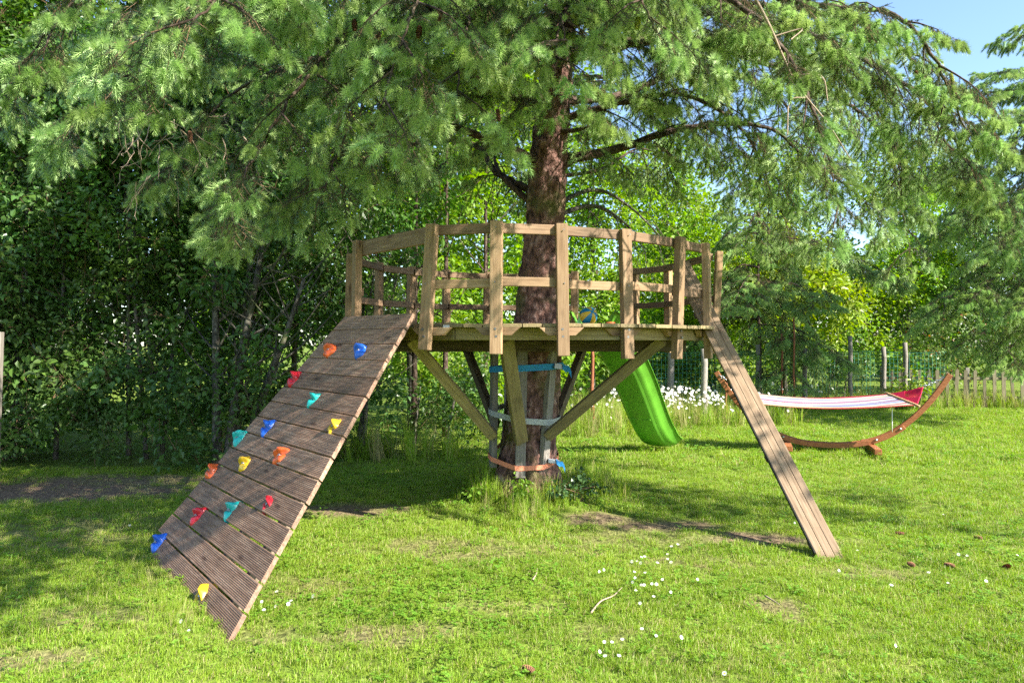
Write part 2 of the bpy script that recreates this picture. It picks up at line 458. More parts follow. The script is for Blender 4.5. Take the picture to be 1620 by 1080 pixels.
# ---- spruce sprig: a twig with old needles and pale new shoots at the tips; local +X forward, +Z up
def make_sprig(seed, wid=0.0036, dens=1.0, newfrac=1.0, nlen=0.029):
    rg = np.random.default_rng(seed)
    V, Fc, fm = [], [], []

    def shoot(o, d, L, n, ln, mat, taper=0.5, sweep=0.85):
        d = unit(d)
        a = unit(np.cross(d, [0.1, 0.2, 1.0])); b = np.cross(d, a)
        for i in range(n):
            t = (i + rg.random()) / n
            ph = i * 2.39996 + rg.random() * 0.5
            rad = a * math.cos(ph) + b * math.sin(ph)
            sw = sweep + 1.0 * t ** 4 + rg.normal(0, 0.08)
            nd = unit(rad * math.cos(sw) + d * math.sin(sw) + np.array([0, 0, 0.12]))
            p = o + d * (L * t)
            l = ln * (0.85 + 0.3 * rg.random()) * (1 - taper * t * 0.55)
            s = unit(np.cross(nd, d + 0.01)) * wid * (0.62 if mat == 1 else 0.5)
            k = len(V)
            V.extend([p - s, p + s, p + nd * l]); Fc.append((k, k + 1, k + 2)); fm.append(mat)
        if mat == 1:      # the dense heart of a young shoot
            k = len(V); rc = ln * 0.24
            for (q, rr) in ((0.0, 0.5), (0.3, 1.0), (0.7, 0.95), (0.95, 0.5)):
                for w in range(5): V.append(o + d * (L * q) + (a * math.cos(w * 1.2566 + q * 3) + b * math.sin(w * 1.2566 + q * 3)) * rc * rr)
            V.append(o + d * (L + ln * 0.2))
            for q in range(3):
                for w in range(5): Fc.append((k + q * 5 + w, k + q * 5 + (w + 1) % 5, k + (q + 1) * 5 + (w + 1) % 5, k + (q + 1) * 5 + w)); fm.append(1)
            for w in range(5): Fc.append((k + 15 + w, k + 15 + (w + 1) % 5, k + 20)); fm.append(1)
            return
        # the twig itself
        k = len(V)
        r = 0.0022
        V.extend([o + a * r, o - a * r * 0.5 + b * r, o - a * r * 0.5 - b * r, o + d * L])
        Fc.extend([(k, k + 1, k + 3), (k + 1, k + 2, k + 3), (k + 2, k, k + 3)]); fm.extend([2, 2, 2])

    L = 0.20
    ax = np.array([1.0, 0, -0.05])
    shoot(np.zeros(3), ax, L, int(60 * dens), nlen * 0.72, 0, 0.3, 0.45)
    tip = unit(ax) * L
    if rg.random() < newfrac: shoot(tip - unit(ax) * 0.02, ax + [0, 0, -0.3], 0.085, int(120 * dens), nlen * 1.1, 1, 0.1, 0.22)
    for j in range(5):
        t = 0.2 + 0.75 * (j / 5.0)
        sd = 1 if j % 2 else -1
        o = unit(ax) * L * t
        ln_ = (0.10 - 0.045 * t) * (0.7 + 0.6 * rg.random())
        d = np.array([0.55, sd * (0.9 + 0.3 * rg.random()), -0.1 - 0.5 * rg.random()])
        shoot(o, d, ln_, int(26 * dens), nlen * 0.72, 0, 0.3, 0.45)
        if rg.random() < 0.85 * newfrac: shoot(o + unit(d) * ln_ * 0.9, d + np.array([0.2, 0, -0.5]), 0.06 + 0.03 * rg.random(), int(100 * dens), nlen * 1.1, 1, 0.1, 0.22)
    return source('spruce_sprig_piece', V, Fc, (M_NOLD, M_NNEW, M_TWIG), fm)


def make_spray(seed, wid=0.0052, dens=1.0, fingers=7, size=1.0):
    """the end of a twig: fat finger-like young shoots on a stem of older dark needles"""
    rg = np.random.default_rng(seed)
    V, Fc, fm = [], [], []

    def brush(o, d, L, n, ln, mat, w, bend=None):
        d = unit(d)
        a = unit(np.cross(d, [0.1, 0.2, 1.0])); b = np.cross(d, a)
        for i in range(n):
            t = (i + rg.random()) / n
            ph = i * 2.39996 + rg.random() * 0.6
            rad = a * math.cos(ph) + b * math.sin(ph)
            sw = 0.24 + 1.05 * t ** 3 + rg.normal(0, 0.1)
            nd = unit(rad * math.cos(sw) + d * math.sin(sw))
            p = o + d * (L * t) + np.array([0, 0, -0.25 * L * t * t])
            l = ln * (0.85 + 0.3 * rg.random()) * (0.8 + 0.4 * math.sin(math.pi * min(1, 0.15 + 0.75 * t)))
            s_ = unit(np.cross(nd, d + 0.01)) * w * 0.5
            k = len(V); V.extend([p - s_, p + s_, p + nd * l]); Fc.append((k, k + 1, k + 2)); fm.append(mat)
        k = len(V); r = 0.0026 if mat == 0 else 0.006
        V.extend([o + a * r, o - a * r * 0.5 + b * r, o - a * r * 0.5 - b * r, o + d * L + np.array([0, 0, -0.25 * L])])
        Fc.extend([(k, k + 1, k + 3), (k + 1, k + 2, k + 3), (k + 2, k, k + 3)]); fm.extend([2 if mat == 0 else 1] * 3)

    L = 0.24 * size
    ax = np.array([1.0, 0, -0.04])
    brush(np.zeros(3), ax, L, int(60 * dens), 0.022, 0, wid * 0.7)
    for j in range(fingers):
        if j == 0: o, d, l = unit(ax) * L * 0.97, ax + [0, 0, -0.1], 0.085
        else:
            t = 0.25 + 0.72 * ((j - 1) // 2 + 0.5 * ((j - 1) % 2)) / max(1, (fingers - 1) / 2)
            sd = 1 if j % 2 else -1
            d = np.array([0.75 + 0.2 * rg.random(), sd * (0.62 + 0.35 * rg.random()), -0.1 - 0.45 * rg.random()])
            stem = 0.05 + 0.05 * (1 - t)
            o0 = unit(ax) * L * t
            brush(o0, d, stem, int(16 * dens), 0.02, 0, wid * 0.7)
            o, l = o0 + unit(d) * stem * 0.9, 0.055 + 0.03 * rg.random()
        brush(o, d + np.array([0.1, 0, -0.15]), l * size, int(120 * dens), 0.036 * size, 1, wid)
    return source('spruce_spray_piece', V, Fc, (M_NOLD, M_NNEW, M_TWIG), fm)


SPRIGS = [make_spray(s, fingers=(6, 5, 7, 5)[s]) for s in range(4)]
SPRIGS_OLD = [make_sprig(s + 20, newfrac=0.12, nlen=0.022) for s in range(3)]
SPRIGS_FAR = [make_spray(s + 40, wid=0.009, dens=0.45) for s in range(3)]


# ---- leaf cluster
def make_cluster(seed, mat, n=46, rad=0.3, size=0.07, aspect=0.62, droop=0.35, flat=0.75, twig=True):
    rg = np.random.default_rng(seed)
    V, Fc, fm = [], [], []
    for i in range(n):
        v = rg.normal(size=3); v /= np.linalg.norm(v)
        p = v * rad * rg.random() ** 0.45
        p[2] *= flat
        d = unit(np.array([v[0], v[1], 0]) * 0.9 + rg.normal(size=3) * 0.45 + [0, 0, -droop])
        up = unit(np.array([0, 0, 1.0]) + rg.normal(size=3) * 0.45)
        s = unit(np.cross(up, d)); u = np.cross(d, s)
        L = size * (0.65 + 0.7 * rg.random()); w = L * aspect * 0.5
        fold = u * w * 0.35
        k = len(V)
        V.extend([p, p + d * L * 0.38 + s * w + fold, p + d * L * 0.78 + s * w * 0.62 + fold * 0.6 - u * L * 0.05, p + d * L - u * L * 0.12,
                  p + d * L * 0.78 - s * w * 0.62 + fold * 0.6 - u * L * 0.05, p + d * L * 0.38 - s * w + fold, p + d * L * 0.5 - u * L * 0.03])
        Fc.extend([(k, k + 6, k + 1), (k + 1, k + 6, k + 2), (k + 2, k + 6, k + 3), (k + 3, k + 6, k + 4), (k + 4, k + 6, k + 5), (k + 5, k + 6, k)])
        fm.extend([0] * 6)
    if twig:
        for i in range(5):
            v = unit(rg.normal(size=3) + [0, 0, 0.3]) * rad * 0.9
            k = len(V); r = 0.004
            V.extend([np.array([r, 0, -0.02]), np.array([-r, r, -0.02]), np.array([-r, -r, -0.02]), v])
            Fc.extend([(k, k + 1, k + 3), (k + 1, k + 2, k + 3), (k + 2, k, k + 3)]); fm.extend([1] * 3)
    return source('leaf_cluster_piece', V, Fc, (mat, M_TWIG), fm)


CL_HEDGE = [make_cluster(100 + i, M_LHEDGE, 64, 0.30, 0.068) for i in range(3)]
CL_BRIGHT = [make_cluster(110 + i, M_LBRIGHT, 52, 0.40, 0.10) for i in range(3)]
CL_MID = [make_cluster(120 + i, M_LMID, 52, 0.36, 0.09) for i in range(3)]
CL_RED = [make_cluster(130 + i, M_LRED, 50, 0.32, 0.075) for i in range(3)]
CL_YELL = [make_cluster(140 + i, M_LYELL, 44, 0.36, 0.12, 0.5) for i in range(3)]
CL_IVY = [make_cluster(150 + i, M_IVY, 26, 0.14, 0.055, 0.85, twig=False) for i in range(2)]


def blob_points(blobs, spacing):
    """random points filling ellipsoids, thicker towards their skin"""
    out, nrm = [], []
    for (c, r) in blobs:
        c = np.array(c, float); r = np.array(r, float)
        n = max(6, int(4.19 * r[0] * r[1] * r[2] / spacing ** 3 * 0.62))
        v = RNG.normal(size=(n, 3)); v /= np.linalg.norm(v, axis=1, keepdims=True)
        q = RNG.random((n, 1)) ** 0.4
        lump = 1 + 0.22 * np.sin(v[:, :1] * 5 + c[0] * 3) * np.sin(v[:, 1:2] * 6 + c[1]) + 0.15 * np.sin(v[:, 2:3] * 9 + c[2])
        out.append(c + v * r * q * lump); nrm.append(v)
    return np.concatenate(out), np.concatenate(nrm)


def leaf_crown(parent, name, blobs, spacing, clusters, scale=(0.8, 1.25)):
    p, v = blob_points(blobs, spacing)
    keep = p[:, 2] > 0.12
    p, v = p[keep], v[keep]
    n = len(p)
    ang = RNG.random(n) * 6.283
    tilt = RNG.normal(size=(n, 2)) * 0.35
    rot = np.stack([tilt[:, 0], tilt[:, 1], ang], 1)
    o = scatter(name, p, rot, RNG.uniform(scale[0], scale[1], n), clusters, parent)
    o['kind'] = 'stuff'
    return o


# ------------------------------------------------------------------ ground
BARE = []                                             # soil and dry patches: centre, radii, strength
for (px, py, rx, ry, s) in [(70, 775, 1.5, 0.5, 1.0), (200, 762, 1.3, 0.35, 0.8), (110, 840, 0.7, 0.5, 0.4), (40, 1045, 0.3, 0.12, 0.6), (140, 975, 0.3, 0.15, 0.45),
                            (555, 808, 0.45, 0.22, 0.9), (590, 1005, 0.26, 0.12, 0.62), (640, 1000, 0.3, 0.1, 0.5), (745, 880, 0.28, 0.14, 0.6), (700, 865, 0.6, 0.2, 0.5), (850, 870, 0.5, 0.16, 0.35),
                            (945, 822, 0.28, 0.2, 0.9), (1050, 832, 0.45, 0.16, 0.9), (1000, 850, 0.7, 0.25, 0.4), (1195, 853, 0.35, 0.14, 1.0), (1290, 858, 0.3, 0.1, 0.6), (1110, 890, 0.5, 0.12, 0.4), (1380, 905, 0.4, 0.15, 0.45),
                            (1225, 955, 0.16, 0.1, 0.7), (1250, 975, 0.1, 0.06, 0.6), (1375, 997, 0.12, 0.05, 0.4), (930, 1000, 0.2, 0.1, 0.3), (810, 960, 0.4, 0.12, 0.25), (480, 930, 0.4, 0.2, 0.3), (420, 1000, 0.25, 0.12, 0.35), (250, 905, 0.3, 0.12, 0.3)]:
    c = PG(px, py); BARE.append((c.x, c.y, rx, ry, s))
TRUNK_BASE = Vector((0.11, 7.25, 0.0))


def vnoise(x, y, f, seed=0):
    return (np.sin(x * f * 1.7 + seed + 1.3 * np.sin(y * f * 1.1 + seed * 2)) * np.cos(y * f * 1.9 - seed + 1.1 * np.sin(x * f * 1.3)) + 0.5 * np.sin(x * f * 3.9 + y * f * 3.1 + seed * 3)) / 1.5


def bare_at(x, y):
    b = np.zeros_like(x)
    wob = 1 + 0.35 * vnoise(x, y, 4.0, 1) + 0.25 * vnoise(x, y, 11.0, 5)
    for (cx, cy_, rx, ry, s) in BARE:
        q = ((x - cx) / (rx * 1.15)) ** 2 + ((y - cy_) / (ry * 1.3)) ** 2
        b = np.maximum(b, s * np.clip(1.35 * wob - q, 0, 1))
    return np.clip(b, 0, 1)


def ground_z(x, y):
    r2 = (x - TRUNK_BASE.x) ** 2 + (y - TRUNK_BASE.y) ** 2
    return 0.05 * np.exp(-r2 / 0.7) + 0.012 * vnoise(x, y, 0.9, 2) + 0.006 * vnoise(x, y, 3.1, 4)


def gz(x, y): return float(ground_z(np.array([x]), np.array([y]))[0])


def axis_coords(lo, hi, fine_lo, fine_hi, step):
    a = list(np.arange(fine_lo, fine_hi + 1e-6, step))
    k, s = fine_hi, step
    while k < hi: s *= 1.35; k += s; a.append(min(k, hi))
    k, s = fine_lo, step
    while k > lo: s *= 1.35; k -= s; a.insert(0, max(k, lo))
    return np.array(a)


gx = axis_coords(-400, 400, -7, 11, 0.09)
gy = axis_coords(-60, 900, 2.4, 13, 0.09)
GX, GY = np.meshgrid(gx, gy)
GZ = ground_z(GX, GY) * np.exp(-np.maximum(0, np.hypot(GX, GY) - 25) / 10)
nv = GX.size; w_ = len(gx); h_ = len(gy)
me = bpy.data.meshes.new('lawn')
idx = np.arange(nv).reshape(h_, w_)
quads = np.stack([idx[:-1, :-1], idx[:-1, 1:], idx[1:, 1:], idx[1:, :-1]], -1).reshape(-1, 4)
me.from_pydata(np.stack([GX.ravel(), GY.ravel(), GZ.ravel()], 1).tolist(), [], quads.tolist())
at = me.attributes.new('bare', 'FLOAT', 'POINT'); at.data.foreach_set('value', bare_at(GX.ravel(), GY.ravel()).astype(np.float32))
me.polygons.foreach_set('use_smooth', np.ones(len(me.polygons), bool))
m, nt, ns, ln, bs = new_mat('lawn_soil_and_thatch')
ge = N(ns, 'ShaderNodeNewGeometry')
n1 = N(ns, 'ShaderNodeTexNoise'); n1.inputs['Scale'].default_value = 0.9; n1.inputs['Detail'].default_value = 6
n2 = N(ns, 'ShaderNodeTexNoise'); n2.inputs['Scale'].default_value = 28; n2.inputs['Detail'].default_value = 8
ln.new(ge.outputs['Position'], n1.inputs['Vector']); ln.new(ge.outputs['Position'], n2.inputs['Vector'])
r1 = ramp(ns, [(0.3, (0.11, 0.16, 0.02)), (0.55, (0.17, 0.24, 0.035)), (0.75, (0.24, 0.27, 0.06))]); ln.new(n1.outputs['Fac'], r1.inputs[0])
r2 = ramp(ns, [(0.3, (0.4, 0.4, 0.4)), (0.7, (1.25, 1.25, 1.25))]); ln.new(n2.outputs['Fac'], r2.inputs[0])
mu = N(ns, 'ShaderNodeMix', data_type='RGBA', blend_type='MULTIPLY'); mu.inputs['Factor'].default_value = 1; ln.new(r1.outputs[0], mu.inputs['A']); ln.new(r2.outputs[0], mu.inputs['B'])
rs = ramp(ns, [(0.3, (0.075, 0.05, 0.035)), (0.55, (0.19, 0.13, 0.085)), (0.75, (0.36, 0.27, 0.17))]); ln.new(n2.outputs['Fac'], rs.inputs[0])
ba = N(ns, 'ShaderNodeAttribute'); ba.attribute_name = 'bare'
mm = N(ns, 'ShaderNodeMix', data_type='RGBA'); ln.new(ba.outputs['Fac'], mm.inputs['Factor']); ln.new(mu.outputs['Result'], mm.inputs['A']); ln.new(rs.outputs[0], mm.inputs['B'])
ln.new(mm.outputs['Result'], bs.inputs['Base Color']); bs.inputs['Roughness'].default_value = 0.95; bs.inputs['Specular IOR Level'].default_value = 0.1
bp = N(ns, 'ShaderNodeBump'); bp.inputs['Strength'].default_value = 0.8; bp.inputs['Distance'].default_value = 0.03; ln.new(n2.outputs['Fac'], bp.inputs['Height']); ln.new(bp.outputs[0], bs.inputs['Normal'])
me.materials.append(m)
lawn = bpy.data.objects.new('lawn', me); put(lawn); tag(lawn, 'mown green lawn with dry and bare patches', None, None, 'structure')


# ------------------------------------------------------------------ wood of the platform
PC = Vector((0.2, 7.3, 0))
DECK_Z = 1.66
POSTS = {'A': (-1.34, 6.33), 'B': (-0.63, 5.5), 'C': (-0.115, 5.36), 'D': (0.376, 5.47), 'E': (0.89, 5.71), 'F': (1.39, 6.15), 'G': (1.735, 6.53), 'H': (2.0, 7.2),
         'I': (1.77, 8.31), 'J': (1.457, 8.69), 'K': (0.77, 9.05), 'L': (-0.31, 9.07), 'M': (-0.79, 8.83), 'N': (-1.17, 8.5), 'O': (-1.46, 8.05), 'Q': (-1.62, 7.3)}
PTOP, PBOT = 2.4, 1.41
plat = thing('tree_platform', (PC.x, PC.y, 0.0), 'raised round wooden play platform with post railing built around the spruce trunk', 'tree platform')
UP = Vector((0, 0, 1))
POSTB = {'A': 1.45, 'B': 1.46, 'C': 1.43, 'D': 1.415, 'E': 1.39, 'F': 1.38, 'G': 1.376}
POSTT = {'A': 2.395, 'B': 2.40, 'C': 2.403, 'D': 2.40, 'E': 2.396, 'F': 2.4, 'G': 2.40, 'H': 2.41}
for k, (x, y) in POSTS.items():
    rad = (Vector((x, y, 0)) - PC).normalized()
    b = Vector((x, y, POSTB.get(k, PBOT))); t = Vector((x, y, POSTT.get(k, PTOP)))
    lean = -rad * 0.02 + Vector((0.012 * random.uniform(-1, 1), 0.01 * random.uniform(-1, 1), 0))
    if k == 'B': lean = Vector((0.06, -0.01, 0))
    if k == 'H': lean = Vector((0.05, 0, 0))
    if k == 'F': lean = Vector((0.03, -0.01, 0))
    board('post', b - lean * 0.4, t + lean * 0.6, 0.088, 0.062, rad, M_POST, plat, 0.005)


M_BOLT = plain_mat('dull_bolt_steel', (0.22, 0.21, 0.2), 0.45, 0.5, 0.2, metal=0.7)
for k in 'BCDEFGH':
    x, y = POSTS[k]
    rad = (Vector((x, y, 0)) - PC).normalized()
    for z in (1.56, 1.615, 1.955, 2.352):
        p = Vector((x, y, z)) + rad * 0.028 + UP.cross(rad) * random.uniform(-0.015, 0.015)
        lz = (z - 1.41) - 0.4
        if k == 'B': p += Vector((0.06, -0.01, 0)) * lz
        tube('bolt', [p, p + rad * (0.009 if z < 1.7 else 0.006)], 0.010 if z < 1.7 else 0.005, M_BOLT, plat, 6, False)


def rail(k1, k2, zc, h, t=0.034, mat=None, inset=0.045, ext=0.03, name='top_rail'):
    a = Vector((*POSTS[k1], zc)); b = Vector((*POSTS[k2], zc))
    ra = (Vector((*POSTS[k1], 0)) - PC).normalized(); rb = (Vector((*POSTS[k2], 0)) - PC).normalized()
    a -= ra * inset; b -= rb * inset
    d = (b - a).normalized()
    nn = ra + rb
    o = board(name, a - d * ext, b + d * ext, h, t, nn, mat or M_RAIL, plat, 0.004)
    return o


ring = ['B', 'C', 'D', 'E', 'F', 'G']
for a, b in zip(ring[:-1], ring[1:]):
    rail(a, b, 2.355 + random.uniform(-.004, .004), 0.074, inset=0.043 + 0.003 * random.random(), ext=-0.008)
rail('A', 'B', 2.33, 0.125, inset=0.05, ext=0.0)
zig = 0
for a, b in [('B', 'C'), ('C', 'D'), ('D', 'E'), ('E', 'F')]:
    zig = 1 - zig
    rail(a, b, 1.965 - 0.012 * zig, 0.068, name='middle_rail', inset=0.044 + 0.004 * zig, ext=0.02 if zig else -0.03, mat=M_POST)
a = Vector((*POSTS['F'], 1.945)); b = Vector((*POSTS['G'], 1.945))
rail('F', 'G', 1.95, 0.075, name='middle_rail', inset=0.05, ext=-0.005)
back = ['H', 'I', 'J']
for a, b in zip(back[:-1], back[1:]):
    rail(a, b, 2.355, 0.07, inset=0.05, ext=0.01, mat=M_RAIL); rail(a, b, 1.95, 0.066, name='middle_rail', inset=0.05, ext=0.01)
back = ['K', 'L', 'M', 'N', 'O', 'Q', 'A']
for i, (a, b) in enumerate(zip(back[:-1], back[1:])):
    rail(a, b, 2.335, 0.07, inset=0.046 + 0.002 * (i % 2), ext=-0.012, mat=M_RAIL); rail(a, b, 1.95 + 0.004 * (i % 2), 0.066, name='middle_rail', inset=0.046 + 0.002 * (i % 2), ext=-0.012)

# deck boards, cut to the round outline and round the trunk
RD = 1.80
x = PC.x - RD + 0.03
while x < PC.x + RD - 0.06:
    wbd = 0.143
    x0, x1 = x, min(x + wbd, PC.x + RD - 0.03)
    ys = []
    for xx in (x0, x1):
        hgt = math.sqrt(max(0.0, (RD - random.uniform(0, 0.012)) ** 2 - (xx - PC.x) ** 2)); ys.append(hgt)
    tz = 0.028
    zt = DECK_Z + random.uniform(-0.003, 0.002)
    tx = 0.235
    hole = 0.0
    segs = [((PC.y - ys[0], PC.y - ys[1]), (PC.y + ys[0], PC.y + ys[1]))]
    mid = (x0 + x1) / 2
    if abs(mid - tx) < 0.34:
        hh = 0.33
        segs = [((PC.y - ys[0], PC.y - ys[1]), (7.27 - hh, 7.27 - hh)), ((7.27 + hh, 7.27 + hh), (PC.y + ys[0], PC.y + ys[1]))]
    for (f, bk) in segs:
        cyy = (f[0] + bk[0]) / 2
        M = Matrix(((0, 1, 0, (x0 + x1) / 2), (1, 0, 0, cyy), (0, 0, -1, zt - tz / 2), (0, 0, 0, 1)))
        hw = (x1 - x0) / 2
        vs = []
        for xx, side in ((0, 0), (1, 1)):
            pass
        # local x = world y, local y = world x, local z = -world z
        pts2 = [(f[0] - cyy, -hw), (f[1] - cyy, hw), (bk[1] - cyy, hw), (bk[0] - cyy, -hw)]
        vs = [(p[0], p[1], -tz / 2) for p in pts2] + [(p[0], p[1], tz / 2) for p in pts2]
        fs = [(0, 3, 2, 1), (4, 5, 6, 7), (0, 1, 5, 4), (1, 2, 6, 5), (2, 3, 7, 6), (3, 0, 4, 7)]
        mobj('deck_board', vs, [g_[::-1] for g_ in fs], M_DECKWOOD, plat, M, bevel=0.003)
    x += wbd + 0.007

# rim joists and main beams under the boards
rim_r = 1.62
angs = [R(-90 + 22.5 + 45 * i) for i in range(8)]
for i in range(8):
    a0, a1 = angs[i], angs[(i + 1) % 8]
    p0 = PC + Vector((math.cos(a0), math.sin(a0), 0)) * rim_r / math.cos(R(22.5)) * 0.955; p1 = PC + Vector((math.cos(a1), math.sin(a1), 0)) * rim_r / math.cos(R(22.5)) * 0.955
    p0.z = p1.z = 1.5825
    board('rim_joist', p0, p1, 0.094, 0.045, (p0 + p1) / 2 - PC - UP * 1.58, M_BEAM, plat)
for yy in (6.86, 7.68):
    board('main_beam', (PC.x - 1.42, yy, 1.485), (PC.x + 1.42, yy, 1.485), 0.10, 0.055, (0, 1, 0), M_DARKBEAM, plat)
for xx in (-0.2, 0.66):
    board('cross_beam', (xx, PC.y - 1.45, 1.582), (xx, PC.y + 1.45, 1.582), 0.09, 0.05, (1, 0, 0), M_BEAM, plat)
for xx in (-0.85, 1.25):
    board('cross_beam', (xx, PC.y - 1.15, 1.582), (xx, PC.y + 1.15, 1.582), 0.09, 0.05, (1, 0, 0), M_DARKBEAM, plat)
# trapezoid cleats that carry the posts
for k, (x, y) in POSTS.items():
    if k in 'AQ': continue
    rad = (Vector((x, y, 0)) - PC).normalized()
    tan = UP.cross(rad)
    c = Vector((x, y, 0)) - rad * 0.058
    L = 0.17 if k in 'CDEB' else 0.14
    c.z = 1.598
    M = frame(tan, rad, c)
    hh = 0.030
    out = [(-L, hh), (L, hh), (L - 0.065, -hh), (-L + 0.065, -hh)]
    s = -1 if M.to_3x3().col[1].z < 0 else 1
    vs = [(p[0], s * p[1], -0.024) for p in out] + [(p[0], s * p[1], 0.024) for p in out]
    fs = [(0, 1, 2, 3), (7, 6, 5, 4), (0, 4, 5, 1), (1, 5, 6, 2), (2, 6, 7, 3), (3, 7, 4, 0)]
    if s > 0: fs = [f[::-1] for f in fs]
    fs = [f[::-1] for f in fs]
    mobj('cleat', vs, fs, M_POST, plat, M, bevel=0.003)
# struts and the uprights strapped to the trunk
def strut(p0, p1, w, t, hint, mat=M_BEAM): return board('strut', p0, p1, w, t, hint, mat, plat)


strut((-0.18, 7.05, 0.62), (-0.88, 6.40, 1.545), 0.095, 0.07, (0, 1, 0.2))
strut((0.085, 6.86, 0.60), (-0.05, 6.02, 1.545), 0.118, 0.07, (0.0, 0.8, -0.6))
strut((0.335, 6.98, 0.63), (1.30, 6.36, 1.545), 0.095, 0.07, (0, 1, 0.2), M_BEAM)
strut((0.40, 7.22, 0.68), (0.84, 8.35, 1.545), 0.095, 0.07, (1, -0.4, 0), M_DARKBEAM)
strut((-0.16, 7.45, 0.68), (-0.55, 8.35, 1.545), 0.095, 0.07, (1, 0.4, 0), M_DARKBEAM)
board('upright', (-0.185, 7.16, 0.31), (-0.17, 7.16, 1.54), 0.095, 0.06, (-1, -0.3, 0), M_GREYWOOD, plat)
board('upright', (0.075, 6.92, 0.25), (0.10, 6.985, 1.54), 0.095, 0.06, (0.1, -1, 0), M_GREYWOOD, plat)
board('upright', (0.30, 7.0, 0.33), (0.395, 7.07, 1.54), 0.09, 0.06, (0.75, -0.65, 0), M_GREYWOOD, plat)
board('upright', (0.30, 7.53, 0.3), (0.36, 7.5, 1.54), 0.09, 0.06, (0.6, 0.8, 0), M_GREYWOOD, plat)
board('upright', (-0.04, 7.54, 0.3), (-0.02, 7.52, 1.54), 0.09, 0.06, (-0.5, 0.8, 0), M_GREYWOOD, plat)
# small white sticker on the front edge of a rim timber
M_WHITE = plain_mat('white_plastic', (0.8, 0.8, 0.78), 0.5, 0.4, 0.03)
board('ledger_board', P(655, 517, 5.78), P(712, 517, 5.66), 0.052, 0.03, (-0.3, -1, 0), M_POST, plat)
st_ = board('sticker', P(701, 517, 5.655), P(711, 517, 5.635), 0.03, 0.003, (-0.3, -1, 0), M_WHITE, plat, 0)
tag(st_, 'small white sticker with grey print')

# ------------------------------------------------------------------ climbing ramp
TL, TR = P(545, 500, 6.4), P(653, 494, 5.5)
BR_, BL_ = PG(357, 1010), PG(225, 863)
BR_.z = BL_.z = -0.02
rbase = (BL_ + BR_) / 2
ramp_t = thing('climbing_ramp', (rbase.x, rbase.y, 0), 'sloping brown plank climbing ramp dotted with coloured grips, leaning on the tree platform', 'climbing ramp')
rn = (TR - TL).cross(BL_ - TL)
if rn.z < 0: rn = -rn
rn.normalize()
NB = 15
prof_n = 12


def ramp_pt(u, v):            # u 0 left .. 1 right, v 0 top .. 1 bottom
    return (TL.lerp(BL_, v)).lerp(TR.lerp(BR_, v), u)


for i in range(NB):
    v0, v1 = i / NB, (i + 1) / NB
    gap = 0.075 / NB
    v0 += gap * 0.5; v1 -= gap * 0.5
    ul0 = ul1 = 0.0; ur0 = ur1 = 1.0
    j = random.uniform(-0.004, 0.004)
    if i == NB - 1: ul0, ul1 = 0.05, 0.13
    a0, b0 = ramp_pt(ul0 + j, v0), ramp_pt(ur0 + j, v0)
    a1, b1 = ramp_pt(ul1 + j, v1), ramp_pt(ur1 + j, v1)
    o = (a0 + b0 + a1 + b1) / 4 - rn * 0.002 * random.random()
    M = frame(b0 - a0, rn, o)
    Mi = M.inverted()
    A0, B0, A1, B1 = [Mi @ q for q in (a0, b0, a1, b1)]
    # grooved profile: list of (s across 0..1, z)
    prof = [(0.0, -0.028), (0.0, -0.003), (0.02, 0.0)]
    for q in range(prof_n):
        c = 0.06 + 0.88 * (q + 0.5) / prof_n
        hw = 0.88 / prof_n * 0.27
        prof += [(c - hw * 1.3, 0.0), (c - hw * 0.7, -0.0018), (c + hw * 0.7, -0.0018), (c + hw * 1.3, 0.0)]
    prof += [(0.98, 0.0), (1.0, -0.003), (1.0, -0.028)]
    vs = []
    for (s_, z_) in prof: q = A0.lerp(A1, s_); vs.append((q.x, q.y, z_))
    for (s_, z_) in prof: q = B0.lerp(B1, s_); vs.append((q.x, q.y, z_))
    n_ = len(prof)
    fs = [(k, k + 1, n_ + k + 1, n_ + k) for k in range(n_ - 1)] + [(n_ - 1, 0, n_, 2 * n_ - 1)]
    fs += [tuple(range(n_))[::-1], tuple(range(n_, 2 * n_))]
    mobj('plank', vs, fs, M_RAMP, ramp_t, M)
for u in (0.08, 0.36, 0.64, 0.87):
    p0 = ramp_pt(u, 0.01) - rn * 0.066; p1 = ramp_pt(u, 0.985) - rn * 0.066
    board('stringer', p0, p1, 0.045, 0.075, rn, M_RAMPSIDE, ramp_t)


def hold_mesh(seed):
    import bmesh
    rg = random.Random(seed)
    bm = bmesh.new()
    bmesh.ops.create_icosphere(bm, subdivisions=4, radius=1.0)
    ph = rg.uniform(0, 6.28); k = rg.choice([2, 3, 3])
    for v in bm.verts:
        c = v.co.copy()
        th = math.atan2(c.y, c.x)
        r_ = 1 + 0.16 * math.cos(k * th + ph) + 0.08 * math.cos(5 * th + ph * 2)
        c.x *= r_; c.y *= r_
        lip = math.exp(-((c.y - 0.38) / 0.24) ** 2)           # a ridge to grip with a hollow below it
        hol = math.exp(-((c.y + 0.05) / 0.2) ** 2)
        z = max(c.z, -0.15)
        if c.z > 0: z = c.z * (0.72 + 0.55 * lip - 0.38 * hol) + 0.05 * math.sin(c.x * 7 + ph) * c.z
        v.co = Vector((c.x * 0.052, c.y * 0.056, z * 0.05))
    me_ = bpy.data.meshes.new('climbing_hold')
    bm.to_mesh(me_); bm.free()
    me_.polygons.foreach_set('use_smooth', np.ones(len(me_.polygons), bool))
    return me_


